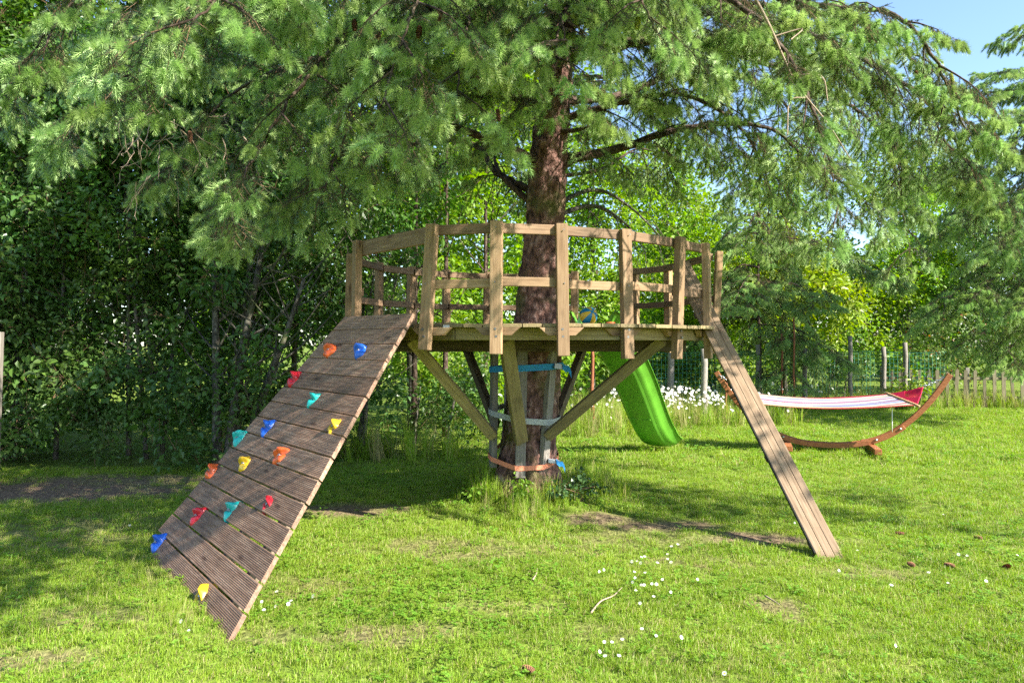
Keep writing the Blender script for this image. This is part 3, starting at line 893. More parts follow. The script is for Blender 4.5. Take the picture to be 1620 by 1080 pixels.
HOLDM = {}
HCOL = {'orange': (0.80, 0.13, 0.03), 'blue': (0.02, 0.13, 0.62), 'red': (0.65, 0.02, 0.035), 'teal': (0.02, 0.48, 0.42), 'yellow': (0.80, 0.48, 0.02)}
for c_, v_ in HCOL.items(): HOLDM[c_] = plain_mat(c_ + '_resin', v_, 0.32, 0.5, 0.1, 30)
HOLDS = [(523, 556, 'orange'), (571, 557, 'blue'), (466, 600, 'red'), (497, 633, 'teal'), (531, 677, 'yellow'), (424, 678, 'blue'), (379, 694, 'teal'), (447, 723, 'orange'), (389, 735, 'yellow'),
         (336, 746, 'orange'), (428, 800, 'red'), (368, 809, 'teal'), (315, 817, 'red'), (252, 859, 'blue'), (325, 945, 'yellow')]
camp = Vector((0, 0, EYE))
for i, (px, py, c_) in enumerate(HOLDS):
    d = P(px, py, 1.0) - camp
    t = (TL - camp).dot(rn) / d.dot(rn)
    p = camp + d * t
    me_ = hold_mesh(i * 3 + 1); me_.materials.append(HOLDM[c_])
    o = bpy.data.objects.new('climbing_hold', me_)
    a = random.uniform(-0.9, 0.9)
    up_ = (TL - BL_).normalized()
    tx = (TR - TL).normalized()
    M = frame(tx * math.cos(a) + up_ * math.sin(a) * 0.6, rn, p - rn * 0.004)
    sc_ = random.uniform(1.15, 1.38) * (1.12 if py > 930 else 1)
    put(o, ramp_t, M @ Matrix.Scale(sc_, 4))
    o['label'] = c_ + ' moulded climbing grip bolted to the ramp'
    bv, bf = tube_geo([(0, -0.003, 0.02), (0, -0.003, 0.030)], [0.008, 0.008], 8)
    bolt = mobj('bolt', bv, bf, plain_mat('bolt_steel', (0.4, 0.4, 0.4), 0.4, 0.5, metal=0.8) if i == 0 else bpy.data.materials['bolt_steel'], o, M @ Matrix.Scale(sc_, 4))

# ------------------------------------------------------------------ plank leaning on the right of the platform
foot, top_ = PG(1318, 884), Vector((1.60, 6.98, 2.26))
foot.z = -0.03
lp = thing('leaning_plank', (foot.x, foot.y, 0), 'long grooved timber plank leaning from the lawn up to the platform rail', 'plank')
ax = (top_ - foot).normalized()
nrm = Vector((-0.15, -0.72, 0.5)); nrm = (nrm - ax * nrm.dot(ax)).normalized()
side = nrm.cross(ax)
M_PLANK = wood_mat('pale_plank_wood', (0.19, 0.125, 0.075), (0.29, 0.2, 0.125), (0.38, 0.28, 0.185), stain=0.3, stain_col=(0.16, 0.11, 0.07), vary=0.05)
for s_, wd in ((-0.057, 0.053), (0.0, 0.0575), (0.0572, 0.053)):
    board('lath', foot + side * s_, top_ + side * s_, wd, 0.036, nrm, M_PLANK, lp, 0.004)
for t in (0.06, 0.3, 0.55, 0.8):
    c = foot.lerp(top_, t) - nrm * 0.034
    board('batten', c - side * 0.092, c + side * 0.092, 0.05, 0.03, nrm, M_DARKBEAM, lp)
bt = board('edge_strip', foot + side * 0.088 + ax * 0.1, foot + side * 0.088 + ax * 1.6, 0.034, 0.008, nrm.cross(ax), plain_mat('black_strip', (0.03, 0.03, 0.03), 0.8, 0.2), lp, 0.002)  # near-black strip along one long edge of the plank

# ------------------------------------------------------------------ green slide
M_SLIDE = plain_mat('green_slide_plastic', (0.15, 0.42, 0.04), 0.33, 0.5, 0.12, 4, trans=0.15)
s0, s1 = Vector((0.95, 8.80, 0)), Vector((2.16, 10.55, 0))
sl = thing('slide', (s1.x, s1.y, 0), 'bright green plastic slide running down from the back of the platform', 'slide')
run = (s1 - s0).length; sd = (s1 - s0).normalized(); sw = Vector((sd.y, -sd.x, 0))
prof_s = [(-0.375, 0.215), (-0.36, 0.23), (-0.335, 0.225), (-0.27, 0.10), (-0.235, 0.055), (-0.215, 0.05), (-0.19, 0.012), (-0.16, 0.0), (0, -0.012), (0.16, 0.0), (0.19, 0.012), (0.215, 0.05), (0.235, 0.055), (0.27, 0.10), (0.335, 0.225), (0.36, 0.23), (0.375, 0.215)]
cl = []
NS = 40
for i in range(NS + 1):
    t = i / NS
    # flat start, long wavy fall, flat run-out
    z = 1.70 - 1.635 * (3 * t ** 2 - 2 * t ** 3) ** 0.92 - 0.045 * math.sin(t * math.pi * 3) * (t * (1 - t) * 4)
    cl.append(s0 + sd * (run * t) + UP * z)
vs, fs = [], []
for i, p in enumerate(cl):
    tg = (cl[min(i + 1, NS)] - cl[max(i - 1, 0)]).normalized()
    nn = sw.cross(tg); nn = nn if nn.z > 0 else -nn
    fl = 1.0 - 0.45 * max(0, (i / NS - 0.8) / 0.2)
    for (a, b) in prof_s: vs.append(p + sw * a * 0.86 + nn * b * fl * 0.9)
k = len(prof_s)
for i in range(NS):
    for j in range(k - 1): fs.append((i * k + j, i * k + j + 1, (i + 1) * k + j + 1, (i + 1) * k + j))
so = mobj('chute', vs, fs, M_SLIDE, sl, smooth=True)
sm = so.modifiers.new('thickness', 'SOLIDIFY'); sm.thickness = 0.008; sm.offset = -1
for i0 in (0.33, 0.66):      # stiffening ribs on the underside
    i = int(NS * i0); p = cl[i]; tg = (cl[i + 1] - cl[i - 1]).normalized(); nn = sw.cross(tg); nn = nn if nn.z > 0 else -nn
    board('rib', p - sw * 0.15 - nn * 0.014, p + sw * 0.15 - nn * 0.014, 0.02, 0.012, nn, M_SLIDE, sl, 0.003)


# ------------------------------------------------------------------ the big spruce
def trunk_c(z): return Vector((0.12 + 0.076 * z + 0.012 * math.sin(z * 1.3), 7.25 + 0.01 * math.sin(z * 2), z))


TRZ = [-0.15, 0.0, 0.12, 0.3, 0.6, 1.5, 2.5, 3.7, 6, 9, 12, 14]
TRR = [0.46, 0.37, 0.315, 0.285, 0.268, 0.245, 0.19, 0.165, 0.135, 0.09, 0.04, 0.01]


def trunk_r(z): return float(np.interp(z, TRZ, TRR))


spruce = thing('spruce_tree', (TRUNK_BASE.x, TRUNK_BASE.y, 0), 'big spruce with reddish bark and drooping limbs growing through the wooden platform', 'spruce tree')
vs, fs = [], []
zs = list(np.arange(-0.15, 5.0, 0.03)) + list(np.arange(5.0, 14.01, 0.25))
NSD = 48
for i, z in enumerate(zs):
    c = trunk_c(z); r = trunk_r(z)
    for k in range(NSD):
        th = 2 * math.pi * k / NSD
        fl = 0.0
        if z < 0.5: fl = 0.16 * max(0, 0.5 - z) * (0.5 + 0.5 * math.cos(5 * th + 0.7)) ** 2
        pl = 0.009 * math.sin(th * 7 + z * 9 + 2 * math.sin(z * 5)) + 0.007 * math.sin(th * 13 - z * 17) + 0.006 * math.sin(th * 5 + z * 31) + random.uniform(-0.006, 0.006)
        kn = 0.0
        for (kz, kt, ks) in ((2.45, -1.35, 0.05), (3.05, -1.25, 0.045), (2.05, -2.6, 0.035), (3.45, -1.9, 0.05), (2.75, -0.6, 0.03)):
            dth = math.atan2(math.sin(th - kt), math.cos(th - kt))
            kn += ks * math.exp(-((z - kz) / 0.07) ** 2 - (dth / 0.28) ** 2)
        rr = max(0.005, r + fl + kn + (pl if z < 5 else 0) * (1 if r > 0.1 else 0.4))
        vs.append(c + Vector((math.cos(th) * rr, math.sin(th) * rr, 0)))
for i in range(len(zs) - 1):
    for k in range(NSD):
        k2 = (k + 1) % NSD
        fs.append((i * NSD + k, i * NSD + k2, (i + 1) * NSD + k2, (i + 1) * NSD + k))
mobj('trunk', vs, fs, M_BARK, spruce, smooth=True)


def rot_about(v, ax, a): return Matrix.Rotation(a, 3, ax) @ v


class Sprigs:
    def __init__(s): s.p, s.f, s.u, s.s, s.k = [], [], [], [], []

    def add(s, p, f, u, sc, old=False): s.p.append(tuple(p)); s.f.append(tuple(f)); s.u.append(tuple(u)); s.s.append(sc); s.k.append(old)

    def build(s, parent, src, name='needles'):
        if not s.p: return None
        k = np.array(s.k)
        nn_ = len(src)
        pick = np.where(k, RNG.integers(nn_, nn_ + len(SPRIGS_OLD), len(k)), RNG.integers(0, nn_, len(k)))
        o = scatter(name, np.array(s.p), euler_from_axes(np.array(s.f), np.array(s.u)), np.array(s.s), list(src) + SPRIGS_OLD, parent, None, pick)
        o['kind'] = 'stuff'
        return o


def limb(tree, way, r0, side_len, hang=0.35, step=0.175, sstep=0.145, young=0.3, src=None, scale=1.0, bare=0.12, rg=None, mat=None, rise=0.05, tip_r=0.006):
    rg = rg or random
    src = src or SPRIGS
    n = max(8, int(sum((Vector(a) - Vector(b)).length for a, b in zip(way[:-1], way[1:])) / 0.08))
    c = catmull(way, n)
    cum = [0.0]
    for a, b in zip(c[:-1], c[1:]): cum.append(cum[-1] + (b - a).length)
    L = cum[-1]
    wob = [Vector((rg.gauss(0, 0.006), rg.gauss(0, 0.006), rg.gauss(0, 0.006))) if 0 < i < n else Vector((0, 0, 0)) for i in range(n + 1)]
    c = [p + w for p, w in zip(c, wob)]
    V, Fc = tube_geo(c, [max(tip_r, r0 * (1 - 0.93 * (q / L) ** 0.8)) for q in cum], 8)
    sp = Sprigs()
    s = L * bare
    sd = 1
    while s < L:
        k = min(int(np.searchsorted(cum, s)), n - 1); k = max(k, 1)
        u = (s - cum[k - 1]) / max(1e-6, cum[k] - cum[k - 1])
        p = c[k - 1].lerp(c[k], u)
        t = (c[min(k + 1, n)] - c[k - 1]).normalized()
        lat = t.cross(UP)
        lat = lat.normalized() if lat.length > 0.2 else Vector((1, 0, 0))
        f = s / L
        sl_ = side_len * (0.35 + 0.65 * math.sin(math.pi * min(1, 0.25 + 0.72 * f)) ** 0.8) * (0.65 + 0.6 * rg.random())
        if f > 0.85: sl_ *= 0.75
        d = (t * (0.55 + 0.25 * rg.random()) + lat * sd * (0.75 + 0.3 * rg.random()) + UP * (rise + rg.gauss(0, 0.16))).normalized()
        ns_ = max(2, int(sl_ / sstep))
        q = p.copy(); pts = [q.copy()]
        h = hang * (0.7 + 0.6 * rg.random())
        for j in range(ns_):
            d = (d + Vector((rg.gauss(0, 0.07), rg.gauss(0, 0.07), -h * 0.42 * (0.4 + j / ns_)))).normalized()
            q = q + d * sstep * scale
            pts.append(q.copy())
            perp = d.cross(UP); perp = perp.normalized() if perp.length > 0.15 else lat
            upv = perp.cross(d)
            if upv.z < 0 and abs(d.z) < 0.9: upv = -upv
            sgn = 1 if j % 2 else -1
            fd = (d * 0.75 + perp * sgn * (0.55 + 0.3 * rg.random()) + Vector((0, 0, -0.18 - hang * 0.3))).normalized()
            old = rg.random() > young * (0.5 + j / ns_)
            sp.add(q, fd, upv + Vector((rg.gauss(0, 0.2), rg.gauss(0, 0.2), 0)), scale * (0.8 + 0.35 * rg.random()), old)
            if rg.random() < 0.3: sp.add(q, (d * 0.6 - perp * sgn * 0.7 + Vector((0, 0, -0.3))).normalized(), upv, scale * (0.65 + 0.3 * rg.random()), True)
        sp.add(q, (d + Vector((0, 0, -0.1))).normalized(), upv, scale * (0.9 + 0.25 * rg.random()))
        for sg_ in (1, -1): sp.add(q - d * 0.06, (d * 0.8 + perp * sg_ * (0.5 + 0.3 * rg.random()) + Vector((0, 0, -0.1))).normalized(), upv, scale * (0.75 + 0.3 * rg.random()), rg.random() < 0.35)
        tube_geo(pts, [max(0.0025, 0.009 * (1 - j / len(pts))) for j in range(len(pts))], 4, False, V, Fc)
        if f > 0.3:
            for sg_ in (1, -1): sp.add(p, (t * 0.8 + lat * sg_ * 0.6 + UP * rg.uniform(-0.1, 0.35)).normalized(), UP, scale * (0.6 + 0.25 * rg.random()), rg.random() > young)
        s += step * scale * (0.75 + 0.5 * rg.random())
        sd = -sd
    sp.add(c[-1], (c[-1] - c[-2]).normalized(), UP, scale)
    b = mobj('branch', V, Fc, mat or M_LIMB, tree, smooth=True)
    sp.build(b, src)
    return b, c, len(sp.p)


rg = random.Random(5)
def T(z): return trunk_c(z)
NTOT = 0
LIMBS = [
    # front, towards the viewer and to the left
    ([T(4.2), P(640, 10, 5.6), P(480, 130, 4.7), P(360, 325, 4.4)], 0.05, 0.75, 0.5),
    ([T(3.9), P(660, 90, 6.0), P(560, 190, 5.2), P(500, 330, 4.9)], 0.045, 0.7, 0.5),
    ([T(4.6), P(560, -60, 5.4), P(330, 0, 4.4), P(180, 140, 4.0)], 0.055, 0.75, 0.45),
    ([T(4.9), P(700, -60, 5.2), P(660, 0, 4.2), P(600, 170, 3.9)], 0.045, 0.62, 0.5),
    ([T(4.5), P(760, 5, 5.8), P(740, 40, 4.9), P(720, 170, 4.5)], 0.04, 0.6, 0.5),
    ([T(4.7), P(860, -30, 5.6), P(880, -10, 4.6), P(900, 90, 4.2)], 0.04, 0.5, 0.5),
    ([T(5.2), P(920, -110, 5.2), P(980, -60, 4.4), P(1040, 50, 4.1)], 0.04, 0.55, 0.5),
    ([T(5.4), P(520, -160, 5.0), P(420, -80, 3.9), P(300, 40, 3.4)], 0.05, 0.7, 0.45),
    ([T(5.6), Vector((0.6, 4.9, 4.75)), Vector((0.85, 3.9, 4.3)), Vector((0.9, 3.0, 3.75))], 0.04, 0.65, 0.45),  # unseen overhead limb, like the other Vector ones, placed to shade the left lawn
    ([T(6.0), Vector((0.9, 4.7, 5.0)), Vector((1.15, 3.4, 4.4)), Vector((1.2, 2.2, 3.6))], 0.04, 0.8, 0.45),
    ([T(6.1), Vector((0.5, 4.3, 5.1)), Vector((0.6, 3.1, 4.6)), Vector((0.65, 2.0, 3.8))], 0.04, 0.8, 0.45),
    ([T(4.75), P(905, 0, 6.3), P(885, 40, 5.6), P(875, 150, 5.1)], 0.04, 0.5, 0.5),
    ([T(6.2), Vector((1.4, 4.9, 5.3)), Vector((1.9, 3.8, 4.7)), Vector((2.1, 2.8, 4.0))], 0.04, 0.8, 0.45),
    ([T(6.3), Vector((1.0, 4.4, 5.4)), Vector((1.3, 2.8, 4.6)), Vector((1.5, 1.5, 3.8))], 0.04, 0.8, 0.45),
    # to the right
    ([T(4.6), P(1060, -20, 6.0), P(1200, 30, 5.4), P(1290, 180, 5.1), P(1330, 330, 5.0)], 0.05, 0.65, 0.55),
    ([T(4.9), P(1120, -20, 6.2), P(1290, 8, 5.8), P(1410, 20, 5.5), P(1480, 95, 5.4), P(1545, 250, 5.4)], 0.055, 0.7, 0.6),
    ([T(4.3), P(1080, 60, 6.7), P(1250, 90, 6.6), P(1380, 160, 6.4), P(1440, 300, 6.3)], 0.05, 0.75, 0.6),
    ([T(3.32), P(960, 240, 7.3), P(1060, 208, 7.4), P(1150, 195, 7.5), P(1240, 215, 7.6), P(1310, 320, 7.7)], 0.062, 0.75, 0.7),
    ([T(3.9), P(980, 150, 7.8), P(1100, 110, 8.1), P(1230, 150, 8.3), P(1320, 300, 8.4)], 0.055, 0.8, 0.7),
    ([T(4.4), P(1000, 60, 8.4), P(1150, 20, 9.0), P(1330, 80, 9.6), P(1480, 220, 9.8)], 0.055, 0.85, 0.65),
    ([T(3.7), P(970, 165, 6.9), P(1080, 150, 6.7), P(1180, 210, 6.6), P(1230, 330, 6.6)], 0.04, 0.8, 0.7),
    ([T(5.0), P(1150, 0, 6.4), P(1340, 30, 5.9), P(1450, 100, 5.7), P(1510, 260, 5.7)], 0.05, 0.75, 0.6),
    # left
    ([T(3.25), P(800, 232, 7.0), P(700, 200, 6.9), P(560, 230, 6.8), P(450, 330, 6.7)], 0.055, 0.7, 0.6),
    ([T(2.95), P(790, 275, 7.6), P(740, 225, 8.1), P(620, 235, 8.5), P(500, 300, 8.8)], 0.045, 0.6, 0.75),
    ([T(3.8), P(720, 120, 6.9), P(540, 90, 6.5), P(380, 140, 6.2), P(270, 270, 6.0)], 0.055, 0.8, 0.55),
    ([T(4.4), P(680, 20, 7.4), P(470, -20, 7.2), P(260, 40, 7.0), P(110, 200, 6.9)], 0.06, 0.85, 0.55),
    ([T(4.0), P(700, 110, 8.1), P(560, 90, 8.8), P(430, 130, 9.3), P(330, 260, 9.6)], 0.05, 0.8, 0.65),
    ([T(5.0), P(520, -120, 5.6), P(260, -60, 4.9), P(120, 0, 4.6), P(30, 110, 4.5)], 0.05, 0.7, 0.5),
    ([T(4.7), P(1150, 20, 6.8), P(1360, 90, 6.3), P(1490, 190, 6.0), P(1580, 360, 5.9)], 0.055, 0.8, 0.65),
    ([T(4.5), P(1100, 70, 7.4), P(1280, 130, 7.4), P(1400, 220, 7.4), P(1440, 400, 7.4)], 0.05, 0.85, 0.7),
    # back
    ([T(3.5), P(880, 160, 8.2), P(930, 120, 9.2), P(990, 150, 10.3), P(1040, 250, 11.0)], 0.045, 0.7, 0.7),
]
for i, (way, r0, sl_, hg) in enumerate(LIMBS):
    front = i < 17 or i in (20, 21, 24, 27, 28)
    b, c, n = limb(spruce, way, r0, sl_, hg, src=SPRIGS, rg=rg, young=0.32 if front else 0.12, scale=1.1 if front else 1.0)
    NTOT += n
# the crown above the picture: it shades what stands below
for i in range(15):
    z = 5.6 + i * 0.42
    az = i * 2.39996 + 0.5
    L = 2.9 * (1 - (z - 5.3) / 9.2) + 0.4
    dirv = Vector((math.cos(az), math.sin(az), 0))
    a = T(z)
    if dirv.y < -0.2 and z < 7: L *= 0.8
    way = [a, a + dirv * L * 0.35 + UP * 0.12, a + dirv * L * 0.7 - UP * 0.02 * L, a + dirv * L - UP * 0.16 * L]
    b, c, n = limb(spruce, way, 0.045, 0.6, 0.4, src=SPRIGS_FAR, scale=2.0, rg=rg)
    NTOT += n
# stubs and bare dead limbs
for way, r0, mt in [([T(3.12), P(915, 250, 7.1), P(935, 240, 7.0)], 0.03, M_LIMB), ([T(3.6), P(915, 205, 7.0), P(940, 196, 6.9)], 0.03, M_LIMB),
                    ([T(2.78), P(805, 290, 7.4), P(785, 262, 7.6), P(782, 238, 7.8)], 0.04, M_LIMB),
                    ([T(2.72), P(935, 325, 7.6), P(985, 350, 8.0), P(1015, 385, 8.3)], 0.03, M_GREYBARK),
                    ([T(2.82), P(940, 300, 7.9), P(1000, 330, 8.6), P(1060, 390, 9.2)], 0.028, M_GREYBARK),
                    ([T(3.15), P(950, 268, 8.0), P(1010, 235, 8.8), P(1060, 250, 9.4)], 0.025, M_LIMB)]:
    c = catmull(way, 14)
    V, Fc = tube_geo(c, [max(0.004, r0 * (1 - 0.8 * i / 14)) for i in range(15)], 7)
    if len(way) > 3 or mt is M_GREYBARK:
        for k in range(3, 15, 1):
            d = Vector((rg.uniform(-1, 1), rg.uniform(-0.6, 0.6), rg.uniform(-0.9, 0.3))).normalized()
            q = [c[k] + d * (0.09 * j) + Vector((0, 0, -0.03 * j * j)) + Vector((rg.gauss(0, .012), 0, rg.gauss(0, .012))) for j in range(5)]
            tube_geo(q, [0.007, 0.005, 0.004, 0.003, 0.002], 4, False, V, Fc)
    mobj('dead_branch', V, Fc, mt, spruce, smooth=True)
# pale broken branch hanging on the right
c = catmull([P(1192, -10, 4.9), P(1218, 40, 4.9), P(1240, 90, 4.95), P(1262, 135, 5.0), P(1310, 195, 5.05), P(1345, 250, 5.1)], 30)
V, Fc = tube_geo(c, [0.011 * (1 - 0.7 * i / 30) for i in range(31)], 7)
for (a, b_, e) in [(8, P(1270, 45, 4.9), P(1252, 62, 4.85)), (16, P(1300, 120, 4.9), P(1310, 160, 4.9)), (20, P(1250, 160, 5.0), P(1246, 215, 5.0))]:
    tube_geo(catmull([c[a], b_, e], 8), [0.005] * 9, 5, False, V, Fc)
mobj('dead_branch', V, Fc, M_DEADTWIG, spruce, smooth=True)
# dry curled twigs inside the left of the crown
V, Fc = [], []
for i in range(45):
    o = P(rg.uniform(190, 420), rg.uniform(170, 290), rg.uniform(5.0, 6.2))
    d = Vector((rg.gauss(0, 0.35), rg.gauss(0, 0.3), -1)).normalized()
    q = [o]
    for j in range(6):
        d = (d + Vector((rg.gauss(0, 0.3), rg.gauss(0, 0.3), rg.gauss(0, 0.15)))).normalized(); q.append(q[-1] + d * 0.055)
    tube_geo(q, [0.004, 0.004, 0.0035, 0.003, 0.003, 0.002, 0.0015], 4, False, V, Fc)
tw = mobj('dry_twigs', V, Fc, M_DEADTWIG, spruce); tw['kind'] = 'stuff'


def cone_geo(L=0.075, r=0.014, rows=11, per=8):
    V, Fc = [], []
    tube_geo([(0, 0, 0), (0, 0, -L * 0.3), (0, 0, -L * 0.7), (0, 0, -L)], [r * 0.5, r * 0.85, r * 0.75, r * 0.2], 8, True, V, Fc)
    for i in range(rows):
        t = (i + 0.5) / rows
        rr = r * (0.55 + 0.75 * math.sin(math.pi * (0.15 + 0.75 * t)))
        for k in range(per):
            th = 2 * math.pi * (k + 0.5 * (i % 2)) / per
            o = Vector((math.cos(th), math.sin(th), 0)); tg = Vector((-o.y, o.x, 0))
            z = -L * t
            b = len(V)
            V.extend([o * rr * 0.5 + tg * r * 0.4 + UP * (z + L * 0.03), o * rr * 0.5 - tg * r * 0.4 + UP * (z + L * 0.03), o * rr * 1.1 - tg * r * 0.25 + UP * (z - L * 0.07), o * rr * 1.1 + tg * r * 0.25 + UP * (z - L * 0.07)])
            Fc.append((b, b + 1, b + 2, b + 3))
    return V, Fc


CV, CF = cone_geo()
CONE_B = mesh_data('cone', CV, CF, (M_CONE,)); CONE_G = mesh_data('cone', CV, CF, (M_CONEG,))
for (px, py, d, g) in [(560, 38, 4.6, 0), (572, 56, 4.6, 0), (664, 48, 4.5, 0), (603, 128, 4.8, 0), (672, 152, 4.8, 0), (787, 180, 4.7, 0), (600, 60, 4.6, 0), (740, 78, 4.8, 0), (470, 48, 4.6, 0), (525, 70, 4.9, 0),
                       (797, 40, 4.4, 1), (852, 115, 4.4, 1), (1010, 34, 4.4, 1), (645, 150, 4.7, 1), (905, 30, 4.4, 1), (756, 128, 5.0, 0), (1180, 66, 5.2, 0), (1450, 120, 5.5, 0), (380, 40, 4.6, 0), (300, 215, 5.0, 0), (1505, 123, 5.4, 1), (700, 20, 4.4, 0)]:
    o = bpy.data.objects.new('cone', CONE_G if g else CONE_B)
    p = P(px, py - 8, d)
    put(o, spruce, Matrix.Translation(p) @ Matrix.Rotation(rg.uniform(-0.35, 0.35), 4, 'X') @ Matrix.Rotation(rg.uniform(-0.35, 0.35), 4, 'Y'))

# ------------------------------------------------------------------ ratchet straps round trunk and uprights
def hull2(pts):
    pts = sorted(set((round(p[0], 5), round(p[1], 5)) for p in pts))
    def half(ps):
        h = []
        for p in ps:
            while len(h) >= 2 and (h[-1][0] - h[-2][0]) * (p[1] - h[-2][1]) - (h[-1][1] - h[-2][1]) * (p[0] - h[-2][0]) <= 0: h.pop()
            h.append(p)
        return h[:-1]
    return half(pts) + half(pts[::-1])


UPR = [((-0.185, 7.16, 0.31), (-0.17, 7.16, 1.54), (-1, -0.3), 0.095), ((0.075, 6.92, 0.25), (0.10, 6.985, 1.54), (0.1, -1), 0.095), ((0.30, 7.0, 0.33), (0.395, 7.07, 1.54), (0.75, -0.65), 0.09), ((0.30, 7.53, 0.3), (0.36, 7.5, 1.54), (0.6, 0.8), 0.09), ((-0.04, 7.54, 0.3), (-0.02, 7.52, 1.54), (-0.5, 0.8), 0.09)]


def strap(z, tilt, hgt, mat, label, tail=None):
    t_ = thing('ratchet_strap', (trunk_c(z).x, 7.25, z), label, 'strap')
    pts = []
    for k in range(36):
        th = k * math.pi / 18; c = trunk_c(z); r = trunk_r(z) + 0.02
        pts.append((c.x + r * math.cos(th), c.y + r * math.sin(th)))
    for (a, b, n_, w) in UPR:
        q = Vector(a).lerp(Vector(b), (z - a[2]) / (b[2] - a[2]))
        n2 = Vector((n_[0], n_[1], 0)).normalized(); tg = Vector((-n2.y, n2.x, 0))
        for s_ in (-1, 1): c = q + n2 * 0.034 + tg * s_ * (w / 2 + 0.003); pts.append((c.x, c.y))
    h = hull2(pts)
    cx_ = sum(p[0] for p in h) / len(h); cy_ = sum(p[1] for p in h) / len(h)
    vs, fs = [], []
    for (x, y) in h:
        zz = z + tilt(x - cx_, y - cy_)
        o = Vector((x - cx_, y - cy_, 0)).normalized()
        for dz, e in ((-hgt / 2, 0.0), (hgt / 2, 0.0), (hgt / 2, 0.004), (-hgt / 2, 0.004)): vs.append(Vector((x, y, zz + dz)) + o * (0.001 + e))
    n_ = len(h)
    for i in range(n_):
        j = (i + 1) % n_
        for k in range(4): fs.append((i * 4 + k, j * 4 + k, j * 4 + (k + 1) % 4, i * 4 + (k + 1) % 4))
    mobj('webbing', vs, [f[::-1] for f in fs], mat, t_)
    if tail:
        p = Vector(tail)
        board('ratchet', p + Vector((-0.06, 0, 0)), p + Vector((0.05, 0.02, -0.015)), hgt * 0.9, 0.035, (0.5, -0.85, 0), plain_mat('zinc_ratchet', (0.3, 0.32, 0.35), 0.4, 0.5, metal=0.6) if 'zinc_ratchet' not in bpy.data.materials else bpy.data.materials['zinc_ratchet'], t_)
        vs, fs = [], []
        for i in range(8):
            q = p + Vector((0.02 + 0.012 * i, -0.02, -0.01 * i - 0.004 * i * math.sin(i)))
            vs += [q + UP * hgt * 0.5 + Vector((0, 0.008, 0)), q - UP * hgt * 0.5]
        for i in range(7): fs.append((2 * i, 2 * i + 1, 2 * i + 3, 2 * i + 2))
        tl = mobj('strap_end', vs, fs, mat if 'blue' in mat.name else bpy.data.materials['blue_webbing'], t_)
        sm_ = tl.modifiers.new('thickness', 'SOLIDIFY'); sm_.thickness = 0.003
    return t_


M_WB = plain_mat('blue_webbing', (0.03, 0.27, 0.62), 0.7, 0.3, 0.12, 60, 0.3)
M_WG = plain_mat('grey_webbing', (0.42, 0.44, 0.42), 0.7, 0.3, 0.15, 60, 0.3)
M_WO = plain_mat('orange_webbing', (0.78, 0.27, 0.15), 0.7, 0.3, 0.12, 60, 0.3)
strap(1.285, lambda x, y: 0.05 * x, 0.06, M_WB, 'blue strap pulled round the spruce trunk just below the platform', (0.46, 7.0, 1.30))
strap(0.80, lambda x, y: -0.12 * x + 0.1 * y, 0.055, M_WG, 'faded grey strap round the middle of the spruce trunk below the blue strap')
strap(0.41, lambda x, y: 0.22 * y - 0.04 * x, 0.045, M_WO, 'faded orange strap round the foot of the trunk uprights', (0.40, 6.98, 0.40))

# ------------------------------------------------------------------ ball and bits on the platform
BR = 0.073
bp_ = P(931, 499, 5.95); bp_.z = DECK_Z + BR - 0.001
ball = thing('play_ball', (bp_.x, bp_.y, DECK_Z), 'blue and yellow panelled play ball resting on the platform boards', 'ball')
BM = Matrix.Translation(bp_) @ Matrix.Rotation(R(62), 4, 'X') @ Matrix.Rotation(R(20), 4, 'Y')
M_BB = plain_mat('ball_blue', (0.015, 0.2, 0.36), 0.35, 0.5, 0.08); M_BY = plain_mat('ball_yellow', (0.68, 0.45, 0.03), 0.35, 0.5, 0.08)
for g in range(8):
    vs, fs = [], []
    na, nb = 5, 14
    for j in range(nb + 1):
        ph = math.pi * (0.05 + 0.90 * j / nb)
        for i in range(na + 1):
            th = (g + 0.015 + 0.97 * i / na) * math.pi / 4
            vs.append((BR * math.sin(ph) * math.cos(th), BR * math.sin(ph) * math.sin(th), BR * math.cos(ph)))
    for j in range(nb):
        for i in range(na): a = j * (na + 1) + i; fs.append((a, a + na + 1, a + na + 2, a + 1))
    q = mobj('panel', vs, fs, M_BB if g % 2 else M_BY, ball, BM, smooth=True)
for s_ in (1, -1):
    vs = [(0, 0, s_ * BR * 1.006)] + [(BR * 0.19 * math.cos(k * math.pi / 8), BR * 0.19 * math.sin(k * math.pi / 8), s_ * BR * 0.985) for k in range(16)]
    fs = [(0, 1 + k, 1 + (k + 1) % 16) if s_ > 0 else (0, 1 + (k + 1) % 16, 1 + k) for k in range(16)]
    mobj('end_cap', vs, fs, M_BB, ball, BM, smooth=True)
vs, fs = [], []
for j in range(13):
    for i in range(24): ph = math.pi * j / 12; th = i * math.pi / 12; vs.append((BR * 0.99 * math.sin(ph) * math.cos(th), BR * 0.99 * math.sin(ph) * math.sin(th), BR * 0.99 * math.cos(ph)))
for j in range(12):
    for i in range(24): fs.append((j * 24 + i, (j + 1) * 24 + i, (j + 1) * 24 + (i + 1) % 24, j * 24 + (i + 1) % 24))
mobj('bladder', vs, fs, M_BB, ball, BM, smooth=True)
tp = P(966, 515, 5.72)
V, Fc = tube_geo([(tp.x, tp.y, DECK_Z - 0.001), (tp.x, tp.y, DECK_Z + 0.004), (tp.x, tp.y, DECK_Z + 0.014), (tp.x, tp.y, DECK_Z + 0.016)], [0.034, 0.038, 0.036, 0.03], 20)
tag(mobj('toy_lid', V, Fc, plain_mat('orange_plastic', (0.75, 0.2, 0.06), 0.4, 0.4), smooth=True), 'small flat orange toy disc on the platform edge beside the ball', 'toy')
sg = Sprigs()
